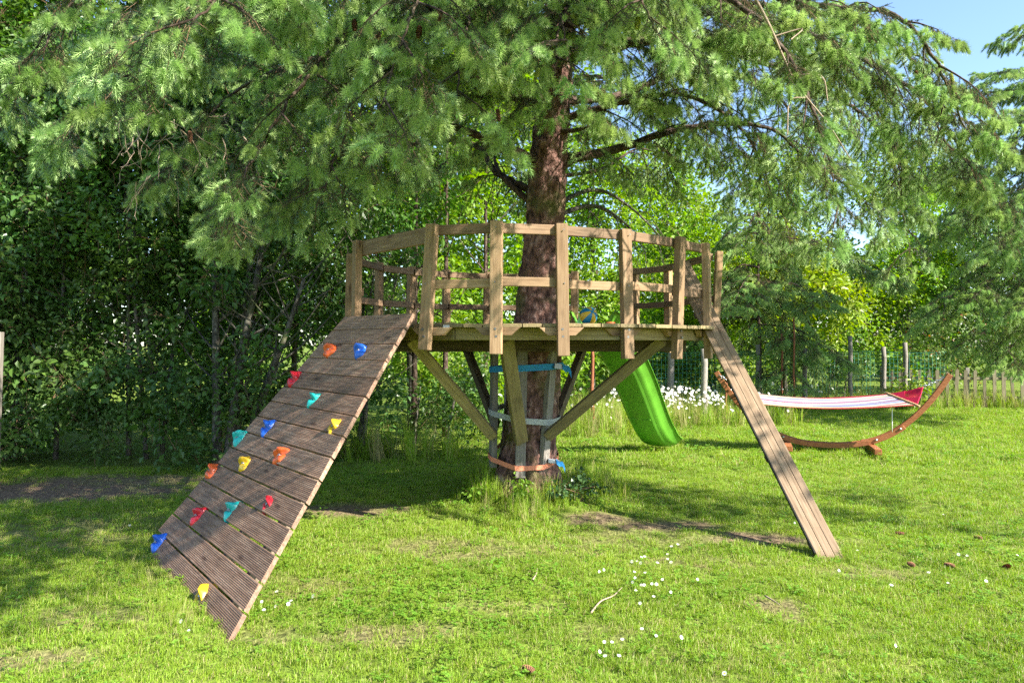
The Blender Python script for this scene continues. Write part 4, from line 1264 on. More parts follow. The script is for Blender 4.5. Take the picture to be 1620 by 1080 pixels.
for i in range(9):
    q = P(rg.uniform(693, 738), 506, rg.uniform(5.75, 6.0)); q.z = DECK_Z + 0.012
    a = rg.uniform(0, 6.28); sg.add(q, (math.cos(a), math.sin(a), 0), (0, 0, 1), 0.5)
fsg = sg.build(None, SPRIGS_OLD[:1], 'fallen_sprigs'); tag(fsg, 'spruce sprigs fallen on the platform boards', 'sprigs', None, 'stuff')

# ------------------------------------------------------------------ hammock and its bow stand
LT, RT = P(1133, 588, 10.8), P(1503, 592, 9.9)
hm = (LT + RT) / 2
hax = Vector((RT.x - LT.x, RT.y - LT.y, 0)); hlen = hax.length / 2; hax.normalize()
hpe = Vector((-hax.y, hax.x, 0))
stand = thing('hammock_stand', (hm.x, hm.y, 0), 'curved orange-brown larch bow stand holding the striped hammock on the lawn', 'hammock stand')


def arcz(t):
    u = abs(t) / hlen
    return 0.10 + (LT.z - 0.10) * (0.25 * u ** 2 + 0.75 * u ** 2.9)


def arc_beam(name, t0, t1, w, h, dz=0.0, dy=0.0):
    vs, fs = [], []
    n = 26
    for i in range(n + 1):
        t = t0 + (t1 - t0) * i / n
        p = hm + hax * t; p.z = arcz(t) + dz
        e = 0.01
        tg = (hax * (2 * e) + UP * (arcz(t + e) - arcz(t - e))).normalized()
        nn = hpe.cross(tg); nn = nn if nn.z > 0 else -nn
        for a, b in ((-w / 2, -h / 2), (w / 2, -h / 2), (w / 2, h / 2), (-w / 2, h / 2)): vs.append(p + hpe * (a + dy) + nn * b)
    for i in range(n):
        for k in range(4): fs.append((i * 4 + k, i * 4 + (k + 1) % 4, (i + 1) * 4 + (k + 1) % 4, (i + 1) * 4 + k))
    fs += [(3, 2, 1, 0), (n * 4, n * 4 + 1, n * 4 + 2, n * 4 + 3)]
    return mobj(name, vs, fs, M_ARC, stand, bevel=0.006)


arc_beam('arm', -hlen, -0.42, 0.05, 0.072)
arc_beam('arm', 0.42, hlen, 0.05, 0.072)
arc_beam('base_bow', -0.95, 0.95, 0.036, 0.07, -0.008, 0.054)
arc_beam('base_bow', -0.95, 0.95, 0.036, 0.07, -0.008, -0.054)
for t in (-0.55, 0.55):
    p = hm + hax * t; p.z = arcz(t) - 0.085
    board('foot', p - hpe * 0.55, p + hpe * 0.55, 0.09, 0.075, UP, M_ARC, stand, 0.006)
M_STEEL = plain_mat('galvanised_steel', (0.5, 0.5, 0.5), 0.35, 0.5, 0.1, metal=0.9)
for t in (-0.9, -0.6, 0.6, 0.9):
    p = hm + hax * t; p.z = arcz(t)
    tube('bolt', [p - hpe * 0.085, p - hpe * 0.077], 0.018, M_STEEL, stand, 8)
for i, t in enumerate((-1.28, -1.22, -1.12, -1.05, -1.0)):
    p = hm + hax * t; p.z = arcz(t)
    tg = (hax * 0.02 + UP * (arcz(t + 0.01) - arcz(t - 0.01))).normalized(); nn = hpe.cross(tg); nn = nn if nn.z > 0 else -nn
    q = [p + hpe * a + nn * b for a, b in ((-0.037, -0.057), (0.037, -0.057), (0.037, 0.057), (-0.037, 0.057), (-0.037, -0.057))]
    tube('cord_wrap', q, 0.006, plain_mat('dark_cord', (0.12, 0.05, 0.03), 0.8, 0.2) if i == 0 else bpy.data.materials['dark_cord'], stand, 5)

ham = thing('hammock', (hm.x, hm.y, 0.7), 'white, red and blue striped cloth hammock with red cords hung from the bow stand', 'hammock')
rb, rf = P(1405, 623, 10.45), P(1450, 641, 9.75)
lb, lf = P(1196, 622, 10.95), P(1192, 638, 10.2)
m, nt, ns, ln, bs = new_mat('striped_hammock_cloth')
uv = N(ns, 'ShaderNodeUVMap'); uv.uv_map = 'stripe'
sx = N(ns, 'ShaderNodeSeparateXYZ'); ln.new(uv.outputs[0], sx.inputs[0])
W_, B_, R_, Cc, G_ = (0.50, 0.48, 0.44), (0.19, 0.21, 0.38), (0.38, 0.02, 0.035), (0.45, 0.36, 0.21), (0.3, 0.15, 0.24)
cr = ramp(ns, [(0.0, R_), (0.05, Cc), (0.14, W_), (0.22, R_), (0.27, W_), (0.34, B_), (0.42, W_), (0.48, R_), (0.52, B_), (0.58, W_), (0.65, G_), (0.71, W_), (0.78, B_), (0.83, Cc), (0.9, W_), (0.95, R_)])
cr.color_ramp.interpolation = 'CONSTANT'
ln.new(sx.outputs[1], cr.inputs[0]); ln.new(cr.outputs[0], bs.inputs['Base Color']); bs.inputs['Roughness'].default_value = 0.9
tr = N(ns, 'ShaderNodeBsdfTranslucent'); ln.new(cr.outputs[0], tr.inputs['Color']); ms = N(ns, 'ShaderNodeMixShader'); ms.inputs[0].default_value = 0.25
ln.new(bs.outputs[0], ms.inputs[1]); ln.new(tr.outputs[0], ms.inputs[2]); ln.new(ms.outputs[0], ns['Material Output'].inputs['Surface'])
M_CLOTH = m
nu, nvv = 40, 16
vs, uvs, fs = [], [], []
for i in range(nu + 1):
    for j in range(nvv + 1):
        u, v = i / nu, j / nvv
        a = lf.lerp(rf, u); b = lb.lerp(rb, u)
        p = a.lerp(b, v)
        p.z -= 0.085 * 4 * u * (1 - u) * (0.55 + 0.9 * v * (1 - v) * 2) + 0.012 * math.sin(v * 19 + u * 4) * math.sin(math.pi * u) ** 0.5
        p += hpe * 0.0
        vs.append(p); uvs.append((u, v))
for i in range(nu):
    for j in range(nvv): a = i * (nvv + 1) + j; fs.append((a, a + nvv + 1, a + nvv + 2, a + 1))
cl_o = mobj('cloth', vs, fs, M_CLOTH, ham, smooth=True)
ul = cl_o.data.uv_layers.new(name='stripe')
for lp_ in cl_o.data.loops: ul.data[lp_.index].uv = uvs[lp_.vertex_index]
sm_ = cl_o.modifiers.new('thickness', 'SOLIDIFY'); sm_.thickness = 0.004
M_BAR = wood_mat('spreader_bar_wood', (0.4, 0.22, 0.1), (0.5, 0.3, 0.15), (0.6, 0.4, 0.22), stain=0.1, vary=0.05)
M_RED = plain_mat('red_cord', (0.55, 0.015, 0.06), 0.8, 0.2, 0.1)
M_CHAIN = plain_mat('chain_steel', (0.55, 0.55, 0.57), 0.35, 0.5, 0.1, metal=0.7)
M_WCORD = plain_mat('white_cord', (0.75, 0.75, 0.72), 0.8, 0.2, 0.05)
for (a, b, ringp, tipp) in ((rf, rb, P(1460, 612, 10.02), RT), (lf, lb, P(1170, 614, 10.62), LT)):
    d = (b - a).normalized()
    tube('spreader_bar', [a - d * 0.06, a, b, b + d * 0.06], [0.016, 0.019, 0.019, 0.016], M_BAR, ham, 10)
    for k in range(15):
        p = a.lerp(b, k / 14)
        tube('cord', catmull([p, p.lerp(ringp, 0.5) - UP * 0.015, ringp], 6), 0.0055, M_RED, ham, 5)
    # woven fan at the head of the cords
    vsf = [a.lerp(b, k / 10).lerp(ringp, 0.02) - UP * 0.004 for k in range(11)] + [a.lerp(b, k / 10).lerp(ringp, 0.2 + 0.3 * abs(k - 5) / 5) - UP * 0.006 for k in range(11)]
    f_ = mobj('cord_web', vsf, [(k, k + 1, k + 12, k + 11) for k in range(10)], M_RED, ham); sm_ = f_.modifiers.new('thickness', 'SOLIDIFY'); sm_.thickness = 0.004
    nl = 9
    tipq = tipp - UP * 0.02
    for k in range(nl):
        c0, c1 = ringp.lerp(tipq, k / nl), ringp.lerp(tipq, (k + 1) / nl)
        ax_ = (c1 - c0).normalized(); sdv = hpe if k % 2 else hpe.cross(ax_)
        ll = (c1 - c0).length * 0.68
        cm = (c0 + c1) / 2
        q = [cm + ax_ * math.cos(w * math.pi / 5) * ll + sdv * math.sin(w * math.pi / 5) * 0.017 for w in range(11)]
        tube('chain_link', q, 0.006, M_CHAIN, ham, 5)
p0 = lf.lerp(rf, 0.85); p0 = P(1411, 646, 9.9); p1 = P(1411, 683, 9.95)
tube('tie_cord', [p0, (p0 + p1) / 2, p1], 0.007, M_WCORD, stand, 6)

# ------------------------------------------------------------------ wire fence, stakes and picket fence
wf = thing('wire_fence', (7.0, 17.2, 0), 'green wire mesh fence on grey wooden posts beyond the hammock', 'wire fence')
M_WIRE = plain_mat('green_coated_wire', (0.02, 0.16, 0.12), 0.5, 0.4)
fa, fb = Vector((2.6, 16.6, 0)), Vector((10.4, 17.6, 0))
fl_ = (fb - fa).length; fd = (fb - fa).normalized()
V, Fc = [], []
H = 1.32
for z in list(np.arange(0.06, H, 0.1)) + [H]:
    q = [fa + fd * (fl_ * k / 12) + UP * (z - 0.02 * math.sin(k * 1.3)) for k in range(13)]
    tube_geo(q, [0.0042 if z < H else 0.006] * 13, 3, False, V, Fc)
s = 0
while s < fl_:
    tube_geo([fa + fd * s + UP * 0.02, fa + fd * s + UP * H], [0.0035, 0.0035], 3, False, V, Fc); s += 0.1
wm = mobj('wire_mesh', V, Fc, M_WIRE, wf)


def postat(px, d, h, r, mat, name, parent=None):
    x_ = (px - CX) / F_PX * d
    q = [Vector((x_ + 0.01 * math.sin(k * 2.1), d, -0.05 + (h + 0.05) * k / 5)) for k in range(6)]
    return tube(name, q, [r * (1 - 0.03 * k) for k in range(6)], mat, parent, 9)


for px, d, h, r in [(1061, 16.75, 1.45, 0.085), (1199, 16.95, 1.5, 0.06), (1273, 17.05, 1.4, 0.06), (1345, 17.2, 1.7, 0.055), (1398, 17.3, 1.45, 0.06), (1432, 17.45, 1.55, 0.06)]:
    postat(px, d, h, r, M_GREYWOOD, 'post', wf)
tag(postat(1114, 14.6, 1.42, 0.072, M_GREYWOOD, 'garden_post'), 'round grey wooden post standing alone in the daisy meadow', 'post')
M_RUST = plain_mat('rusty_steel', (0.27, 0.1, 0.05), 0.85, 0.2, 0.25, 30)
for px, d, h, lab in [(1237, 16.4, 1.75, 'rusty stake beyond the hammock, left of the taller rusty stake'), (1256, 16.2, 2.1, 'tallest rusty plant stake beyond the hammock'), (1149, 14.4, 1.05, 'short rusty stake behind the left arm of the hammock stand'), (937, 13.6, 1.6, 'thin reddish stake rising out of the grass left of the slide')]:
    tag(postat(px, d, h, 0.022 if px != 937 else 0.035, M_RUST, 'stake'), lab, 'stake')

pf = thing('picket_fence', (11.2, 17.4, 0), 'low weathered picket fence with narrow gaps at the far edge of the lawn', 'picket fence')
M_PICK = wood_mat('picket_wood', (0.12, 0.105, 0.06), (0.19, 0.16, 0.095), (0.27, 0.23, 0.15), stain=0.4, stain_col=(0.1, 0.1, 0.06))
pa, pb = Vector((8.95, 17.75, 0)), Vector((14.6, 16.9, 0))
pd = (pb - pa).normalized(); pl = (pb - pa).length
pn = Vector((pd.y, -pd.x, 0))
npk = int(pl / 0.205)
pv = [(-0.5, -1, -1), (-0.5, 1, -1), (0.46, 1, -1), (0.5, 0, -1), (0.46, -1, -1), (-0.5, -1, 1), (-0.5, 1, 1), (0.46, 1, 1), (0.5, 0, 1), (0.46, -1, 1)]
pfc = [(0, 1, 2, 3, 4), (9, 8, 7, 6, 5), (0, 5, 6, 1), (1, 6, 7, 2), (2, 7, 8, 3), (3, 8, 9, 4), (4, 9, 5, 0)]
for k in range(npk):
    h = 0.92 + rg.uniform(-0.05, 0.04); w = 0.036 + rg.uniform(-0.006, 0.008)
    c = pa + pd * (k * 0.205 + rg.uniform(-0.02, 0.02)) + pn * 0.035; c.z = h / 2 - 0.01
    M = frame(UP + pd * rg.gauss(0, 0.025), pn, c)
    mobj('picket', [(a * h, b * w, c2 * 0.011) for a, b, c2 in pv], pfc, M_PICK, pf, M)
for z in (0.25, 0.7): board('rail', pa + UP * z, pb + UP * z, 0.06, 0.035, pn, M_PICK, pf)
for k in range(4):
    q = pa.lerp(pb, k / 3) - pn * 0.05; board('post', q - UP * 0.05, q + UP * 0.95, 0.08, 0.07, pn, M_GREYWOOD, pf)
# grey post at the left by the hedge
lp0 = P(-8, 620, 8.1); tag(board('garden_post', (lp0.x - 0.02, 8.1, -0.05), (lp0.x + 0.03, 8.1, 1.64), 0.10, 0.08, (0.2, -1, 0), M_GREYWOOD), 'square grey wooden post half hidden in the dark hedge', 'post')

# ------------------------------------------------------------------ leafy trees and shrubs
def leafy(name, label, cat, base, stems, blobs, spacing, clusters, mat=None, group=None, scale=(0.8, 1.25), r0=0.06, limbs=True):
    t_ = thing(name, (base[0], base[1], 0), label, cat, group)
    bx, by = base
    for way in stems:
        pts = catmull([Vector(p) for p in way], 12)
        n = len(pts)
        V, Fc = tube_geo(pts, [r0 * (1 - 0.75 * i / n) for i in range(n)], 8)
        if limbs:
            for i in range(3, n):
                for q_ in range(2):
                    d = Vector((rg.uniform(-1, 1), rg.uniform(-1, 1), rg.uniform(0.1, 0.9))).normalized()
                    l = 0.5 + 0.5 * rg.random()
                    w_y = [pts[i], pts[i] + d * l * 0.5 + UP * 0.05, pts[i] + d * l + UP * 0.2]
                    tube_geo(catmull(w_y, 5), [r0 * 0.35 * (1 - 0.13 * k) * (1 - 0.6 * i / n) for k in range(6)], 5, False, V, Fc)
        mobj('trunk' if len(stems) == 1 else 'stem', V, Fc, mat or M_GREYBARK, t_, smooth=True)
    leaf_crown(t_, 'crown', blobs, spacing, clusters, scale)
    return t_


def stem(x, y, h, dx=0.0, dy=0.0): return [(x, y, -0.05), (x + dx * 0.3, y + dy * 0.3, h * 0.35), (x + dx * 0.7, y + dy * 0.7, h * 0.7), (x + dx, y + dy, h)]


HG = 'shrubs of the dark hedge'
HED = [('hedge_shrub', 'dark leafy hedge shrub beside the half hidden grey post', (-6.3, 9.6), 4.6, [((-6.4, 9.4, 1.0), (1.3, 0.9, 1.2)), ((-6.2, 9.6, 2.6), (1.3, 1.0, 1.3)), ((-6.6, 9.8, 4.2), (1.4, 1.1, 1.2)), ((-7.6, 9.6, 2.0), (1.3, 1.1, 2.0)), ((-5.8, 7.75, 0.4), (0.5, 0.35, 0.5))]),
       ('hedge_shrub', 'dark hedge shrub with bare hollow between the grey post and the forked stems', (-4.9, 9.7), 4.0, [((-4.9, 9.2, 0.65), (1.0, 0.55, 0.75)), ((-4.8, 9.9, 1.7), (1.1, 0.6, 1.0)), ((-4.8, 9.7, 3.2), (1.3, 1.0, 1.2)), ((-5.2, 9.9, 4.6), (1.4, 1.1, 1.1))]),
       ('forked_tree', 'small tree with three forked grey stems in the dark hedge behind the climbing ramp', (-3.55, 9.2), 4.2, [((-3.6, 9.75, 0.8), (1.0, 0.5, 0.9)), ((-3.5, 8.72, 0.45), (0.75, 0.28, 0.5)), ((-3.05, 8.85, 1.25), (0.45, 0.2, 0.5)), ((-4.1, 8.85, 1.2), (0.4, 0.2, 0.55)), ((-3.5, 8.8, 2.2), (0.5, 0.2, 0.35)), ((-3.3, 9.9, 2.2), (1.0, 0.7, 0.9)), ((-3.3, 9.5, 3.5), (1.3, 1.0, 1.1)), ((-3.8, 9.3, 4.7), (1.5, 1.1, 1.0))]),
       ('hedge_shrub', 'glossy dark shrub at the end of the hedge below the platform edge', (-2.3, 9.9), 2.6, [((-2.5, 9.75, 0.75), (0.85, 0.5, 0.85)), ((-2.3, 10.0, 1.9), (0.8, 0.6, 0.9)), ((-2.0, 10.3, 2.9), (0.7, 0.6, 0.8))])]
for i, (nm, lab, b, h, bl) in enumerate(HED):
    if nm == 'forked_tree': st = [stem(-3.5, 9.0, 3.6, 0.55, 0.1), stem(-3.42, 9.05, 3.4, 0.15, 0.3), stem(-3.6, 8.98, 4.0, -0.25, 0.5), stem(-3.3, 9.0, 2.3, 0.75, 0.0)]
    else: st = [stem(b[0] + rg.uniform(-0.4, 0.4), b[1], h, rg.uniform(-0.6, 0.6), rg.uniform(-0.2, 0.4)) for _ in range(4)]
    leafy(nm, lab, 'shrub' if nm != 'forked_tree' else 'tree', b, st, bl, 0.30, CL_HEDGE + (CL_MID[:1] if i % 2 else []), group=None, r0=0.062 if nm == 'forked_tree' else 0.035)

TREES = [('leafy_tree', 'tall mid green tree towering behind the dark hedge above the grey post', (-8.6, 13.0), 9, CL_MID, 0.42, [((-8.6, 12.5, 4), (2.4, 1.8, 3.0)), ((-8.0, 12.8, 7), (2.6, 2.0, 2.5))]),
         ('leafy_tree', 'tall mid green tree behind the forked tree of the hedge', (-5.0, 13.2), 9, CL_MID, 0.42, [((-5.2, 13, 3.4), (2.2, 1.6, 2.8)), ((-4.6, 13, 6.6), (2.4, 2.0, 2.4))]),
         ('leafy_tree', 'fresh green thin-stemmed tree behind the left railing of the platform', (-1.75, 13.0), 7, CL_BRIGHT, 0.45, [((-2.1, 13.3, 4.6), (1.7, 1.2, 1.6)), ((-1.5, 13, 6.6), (1.9, 1.4, 1.7)), ((-2.2, 13.8, 2.4), (1.5, 1.0, 1.3)), ((-1.3, 14.6, 0.9), (1.6, 0.8, 0.9))]),
         ('leafy_tree', 'fresh green tree standing behind the spruce trunk', (-0.6, 15.5), 8, CL_BRIGHT, 0.46, [((-0.6, 15.4, 5.0), (1.8, 1.3, 1.6)), ((0.0, 15.8, 7.3), (1.9, 1.4, 1.5)), ((-0.7, 15.6, 2.8), (1.5, 1.0, 1.1)), ((0.3, 16.5, 1.1), (1.7, 0.8, 1.0))]),
         ('leafy_tree', 'fresh green tree seen between the ball and the slide', (2.0, 18.5), 7, CL_BRIGHT, 0.47, [((1.8, 18.5, 3.0), (1.7, 1.2, 1.5)), ((2.2, 18.6, 4.9), (1.7, 1.3, 1.2)), ((2.3, 18.8, 6.3), (1.4, 1.1, 1.0)), ((1.9, 18.9, 1.2), (1.7, 0.9, 1.1))]),
         ('leafy_tree', 'fresh green tree behind the right railing of the platform', (4.3, 20.5), 7, CL_BRIGHT, 0.48, [((4.2, 20.3, 2.8), (1.9, 1.2, 1.6)), ((4.6, 20.6, 4.9), (1.7, 1.3, 1.2)), ((4.0, 20.2, 1.1), (2.0, 0.9, 1.0)), ((4.2, 20.8, 6.5), (1.5, 1.1, 1.1))]),
         ('fruit_tree', 'yellow-green fruit tree with upright stems behind the wire fence', (7.3, 19.6), 5, CL_YELL, 0.42, [((7.0, 19.4, 3.2), (1.7, 1.0, 1.2)), ((8.0, 19.2, 2.4), (1.3, 0.9, 0.9)), ((6.3, 19.6, 2.5), (1.1, 0.9, 0.9)), ((7.2, 19.8, 4.4), (1.3, 0.9, 0.8))]),
         ('leafy_tree', 'bright green tree rising behind the yellow-green fruit tree', (9.0, 23.5), 7, CL_BRIGHT, 0.5, [((9.0, 23.3, 3.0), (2.3, 1.3, 1.8)), ((8.4, 23.6, 5.2), (1.7, 1.2, 1.2)), ((8.6, 23.8, 6.9), (1.9, 1.2, 1.2)), ((10.4, 23.2, 3.6), (1.7, 1.2, 1.4))]),
         ('leafy_tree', 'bushy bright green tree filling the gap between the slim spruce and the fruit tree', (5.2, 22.5), 6.5, CL_BRIGHT, 0.46, [((5.4, 22.4, 2.0), (2.2, 1.1, 1.8)), ((5.0, 22.6, 4.6), (1.9, 1.1, 1.5)), ((6.9, 22.2, 3.4), (1.6, 1.0, 1.6))]),
         ('leafy_tree', 'broad bright green tree behind the middle of the picket fence', (11.6, 21.6), 6, CL_BRIGHT, 0.46, [((11.4, 21.5, 3.4), (1.9, 1.1, 1.5)), ((12.4, 21.8, 5.0), (1.7, 1.1, 1.1)), ((11.6, 22.0, 6.4), (1.8, 1.1, 1.1)), ((10.2, 21.4, 2.2), (1.5, 0.9, 1.6))]),
         ('leafy_tree', 'bushy mid green tree at the far end of the picket fence', (16.4, 20.4), 6, CL_MID, 0.46, [((15.4, 20.2, 3.0), (1.7, 1.1, 1.6)), ((16.6, 20.6, 4.8), (1.8, 1.1, 1.3)), ((14.0, 20.6, 4.6), (1.5, 1.0, 1.2))]),
         ('leafy_tree', 'mid green tree behind the picket fence and reddish shrub', (13.5, 23.0), 6, CL_MID, 0.48, [((13.2, 22.8, 2.6), (2.2, 1.3, 2.0)), ((14.6, 23.2, 4.4), (1.9, 1.3, 1.3)), ((14.4, 23.4, 6.2), (1.8, 1.2, 1.1)), ((16.2, 23, 2.8), (1.9, 1.3, 2.2))])]
for (nm, lab, b, h, clu, spc, bl) in TREES:
    leafy(nm, lab, 'tree', b, [stem(b[0], b[1], h * 0.8, rg.uniform(-0.3, 0.3), rg.uniform(-0.2, 0.4))], bl, spc, clu, r0=0.10 if h > 6 else 0.07, scale=(0.95, 1.5))
SHR = [('shrub', 'green shrub with reddish young leaves behind the picket fence', (11.4, 19.2), CL_RED, 0.40, [((11.0, 19.0, 1.3), (1.2, 0.6, 1.2)), ((12.3, 19.0, 1.5), (1.1, 0.6, 1.2))]),
       ('shrub', 'tall red tipped shrub at the right end of the picket fence', (14.0, 18.8), CL_RED, 0.40, [((13.8, 18.7, 1.5), (1.1, 0.6, 1.3)), ((14.9, 18.6, 1.2), (1.0, 0.6, 1.2))]),
       ('shrub', 'low mid green shrub behind the wire fence left of the fruit tree', (5.4, 18.6), CL_MID, 0.42, [((5.3, 18.6, 0.8), (1.2, 0.6, 0.9)), ((4.2, 18.5, 0.8), (0.9, 0.5, 0.9))]),
       ('shrub', 'dark shrub in the shade under the fruit tree behind the wire fence', (8.6, 19.6), CL_HEDGE, 0.40, [((8.6, 19.6, 0.9), (1.3, 0.5, 1.0)), ((7.0, 19.9, 0.8), (1.2, 0.5, 0.9))]),
       ('shrub', 'small yellow-green bush at the end of the hammock by the picket fence', (9.15, 16.9), CL_YELL, 0.22, [((9.1, 16.9, 0.55), (0.3, 0.25, 0.45))]),
       ('shrub', 'low dark leafy shrub at the hedge foot left of the trunk', (-1.15, 10.6), CL_HEDGE, 0.32, [((-1.2, 10.8, 0.5), (0.8, 0.5, 0.65)), ((-0.5, 11.6, 0.6), (0.8, 0.5, 0.7))]),
       ('shrub', 'fresh green undergrowth bush behind the trunk uprights', (0.6, 13.6), CL_BRIGHT, 0.40, [((0.3, 13.6, 0.55), (0.9, 0.5, 0.7)), ((-0.8, 13.2, 0.8), (0.8, 0.6, 0.9))])]
for (nm, lab, b, clu, spc, bl) in SHR:
    leafy(nm, lab, 'shrub', b, [stem(b[0] + rg.uniform(-0.3, 0.3), b[1], bl[0][0][2] + 0.4, rg.uniform(-0.3, 0.3), 0) for _ in range(3)], bl, spc, clu, r0=0.025, limbs=False)
# young tree added out of view to shade the plank and bare patches
leafy('leafy_tree', 'unseen young tree added right of the leaning plank to cast dappled shade', 'tree', (8.4, 3.3), [stem(8.4, 3.3, 4.6, -0.9, 0.1)], [((7.4, 3.2, 4.6), (0.9, 0.8, 0.7)), ((6.3, 3.4, 4.5), (0.7, 0.7, 0.45)), ((7.0, 3.9, 5.3), (0.7, 0.6, 0.5)), ((5.9, 4.4, 4.9), (0.45, 0.5, 0.35)), ((8.3, 3.3, 5.2), (0.9, 0.8, 0.7))], 0.5, CL_MID, r0=0.07)
# the wood far behind, one green mass
bl = []
for k in range(34):
    x_ = -34 + k * 2.3 + rg.uniform(-0.5, 0.5); d_ = rg.uniform(30, 35)
    hh = 12.0 if x_ < -3 else (8.5 if x_ < 2 else (6.2 if x_ < 22 else 7.0)); hh *= rg.uniform(0.85, 1.1)
    bl += [((x_, d_, hh * 0.2), (2.2, 1.2, hh * 0.22)), ((x_ + rg.uniform(-0.6, 0.6), d_ + 0.5, hh * 0.5), (2.1, 1.2, hh * 0.24)), ((x_ + rg.uniform(-0.8, 0.8), d_ + 1, hh * 0.8), (1.7, 1.2, hh * 0.2))]
p_, v_ = blob_points(bl, 0.82)
p_ = p_[p_[:, 2] > 0.3]
fw = scatter('far_wood', p_, np.stack([RNG.normal(0, .4, len(p_)), RNG.normal(0, .4, len(p_)), RNG.random(len(p_)) * 6.28], 1), RNG.uniform(2.0, 3.2, len(p_)), CL_MID[:2] + CL_BRIGHT[:2])
tag(fw, 'far wood of green leafy trees closing the view behind the garden', 'wood', None, 'stuff')
# thin dark saplings in the thicket behind the platform
for px, d, h, lab in [(655, 11.2, 5.0, 'thin dark sapling seen under the left edge of the platform'), (704, 12.0, 5.5, 'thin dark sapling behind the left railing posts'), (768, 13.6, 6.5, 'grey sapling close to the left of the spruce trunk'), (462, 10.8, 4.5, 'thin dark sapling above the top of the climbing ramp')]:
    x_ = (px - CX) / F_PX * d
    leafy('sapling', lab, 'sapling', (x_, d), [stem(x_, d, h, rg.uniform(-0.15, 0.15), 0.1)], [((x_, d, h * 0.75), (0.7, 0.6, 0.9))], 0.42, CL_MID, M_LIMB, r0=0.05)

# ------------------------------------------------------------------ two more spruces
def spruce2(label, base, H, lims, src, scale, name='spruce_tree'):
    t_ = thing(name, (base[0], base[1], 0), label, 'spruce tree')
    pts = [Vector((base[0] + 0.02 * math.sin(k), base[1], -0.1 + (H + 0.1) * k / 10)) for k in range(11)]
    tube('trunk', pts, [max(0.012, 0.055 * (1 - k / 10.2)) for k in range(11)], M_LIMB, t_, 12)
    for way, sl_, hg in lims: limb(t_, way, 0.03, sl_, hg, src=src, scale=scale, rg=rg, bare=0.05, young=0.6)
    return t_


b = Vector((6.05, 18.0, 0))
lims = []
for i in range(10):
    z = 1.7 + i * 0.42; az = i * 2.39996
    L = 2.2 * (1 - (z - 1.2) / 9.5) * rg.uniform(0.45, 1.15)
    dv = Vector((math.cos(az), math.sin(az), 0)); a = b + UP * z
    lims.append(([a, a + dv * L * 0.5 + UP * 0.05, a + dv * L * 0.85 - UP * 0.28 * L, a + dv * L - UP * 0.65 * L], 0.6, 0.95))
for tgt, z in ((P(1335, 570, 15.9), 2.0), (P(1300, 480, 16.0), 3.0), (P(1255, 600, 16.2), 1.6), (P(1420, 440, 16.6), 4.2), (P(1160, 480, 16.4), 3.2), (P(1180, 380, 16.8), 4.6)):
    a = b + UP * z; lims.append(([a, a.lerp(tgt, 0.5) + UP * 0.25, tgt], 0.5, 0.6))
spruce2('slim drooping spruce behind the hammock, its low twigs nearly touching the cloth', b, 6.3, lims, SPRIGS_FAR, 1.45)
b = Vector((12.6, 14.6, 0))
lims = []
for (px, py, d, z, up_) in [(1520, 330, 13.0, 6.0, 0.5), (1540, 470, 12.8, 4.6, 0.4), (1480, 490, 13.2, 4.9, 0.4), (1590, 560, 13.0, 3.6, 0.3), (1560, 400, 12.2, 5.4, 0.4), (1465, 370, 13.8, 5.6, 0.4), (1510, 260, 13.2, 6.6, 0.4), (1600, 320, 12.2, 5.8, 0.4), (1620, 480, 12.0, 4.4, 0.4), (1580, 250, 12.8, 6.8, 0.4), (1540, 540, 13.6, 3.9, 0.3)]:
    a = b + UP * z; tgt = P(px, py, d); lims.append(([a, a.lerp(tgt, 0.5) + UP * up_, tgt], 0.9, 0.75))
for (px, py, d, z) in [(1560, 118, 12.4, 6.6), (1625, 40, 12.0, 7.6), (1575, 190, 12.6, 6.4), (1540, 150, 12.8, 6.6)]:
    a = b + UP * z; tgt = P(px, py, d); lims.append(([a, a.lerp(tgt, 0.5) + UP * 0.1, tgt], 0.45, 0.25))
spruce2('drooping spruce whose boughs hang over the picket fence end of the lawn', b, 10.5, lims, SPRIGS[:2], 1.3)

# ------------------------------------------------------------------ grass
def make_tuft(seed, n, hgt, wid, spread, mat, lean=0.5):
    rg2 = np.random.default_rng(seed)
    V, Fc = [], []
    for i in range(n):
        a = rg2.random() * 6.283; r = spread * math.sqrt(rg2.random())
        p = np.array([math.cos(a) * r, math.sin(a) * r, -0.004])
        h = hgt * (0.5 + 0.7 * rg2.random()); la = rg2.random() * 6.283; le = lean * (0.25 + rg2.random())
        d1 = np.array([math.cos(la) * le, math.sin(la) * le, 1.0]); d2 = np.array([math.cos(la) * le * 2.6, math.sin(la) * le * 2.6, 0.75 - 0.35 * le])
        s = np.array([-math.sin(la + 0.5), math.cos(la + 0.5), 0]) * wid * 0.5
        m1 = p + unit(d1) * h * 0.55; m2 = m1 + unit(d2) * h * 0.5
        k = len(V)
        V.extend([p - s, p + s, m1 + s * 0.85, m1 - s * 0.85, m2]); Fc.extend([(k, k + 1, k + 2, k + 3), (k + 3, k + 2, k + 4)])
    return source('grass_tuft_piece', V, Fc, (mat,))


def make_clover(seed, mat=M_CLOVER, n=9):
    rg2 = np.random.default_rng(seed)
    V, Fc = [], []
    for i in range(n):
        a = rg2.random() * 6.283; r = 0.06 * math.sqrt(rg2.random()); h = 0.025 + 0.02 * rg2.random()
        c = np.array([math.cos(a) * r, math.sin(a) * r, h])
        for j in range(3):
            th = a + j * 2.094; d = np.array([math.cos(th), math.sin(th), 0.25]); s = np.array([-math.sin(th), math.cos(th), 0.1])
            k = len(V); L = 0.013 + 0.005 * rg2.random()
            V.extend([c, c + d * L * 0.6 + s * L * 0.55, c + d * L, c + d * L * 0.6 - s * L * 0.55]); Fc.append((k, k + 1, k + 2, k + 3))
    return source('clover_piece', V, Fc, (mat,))


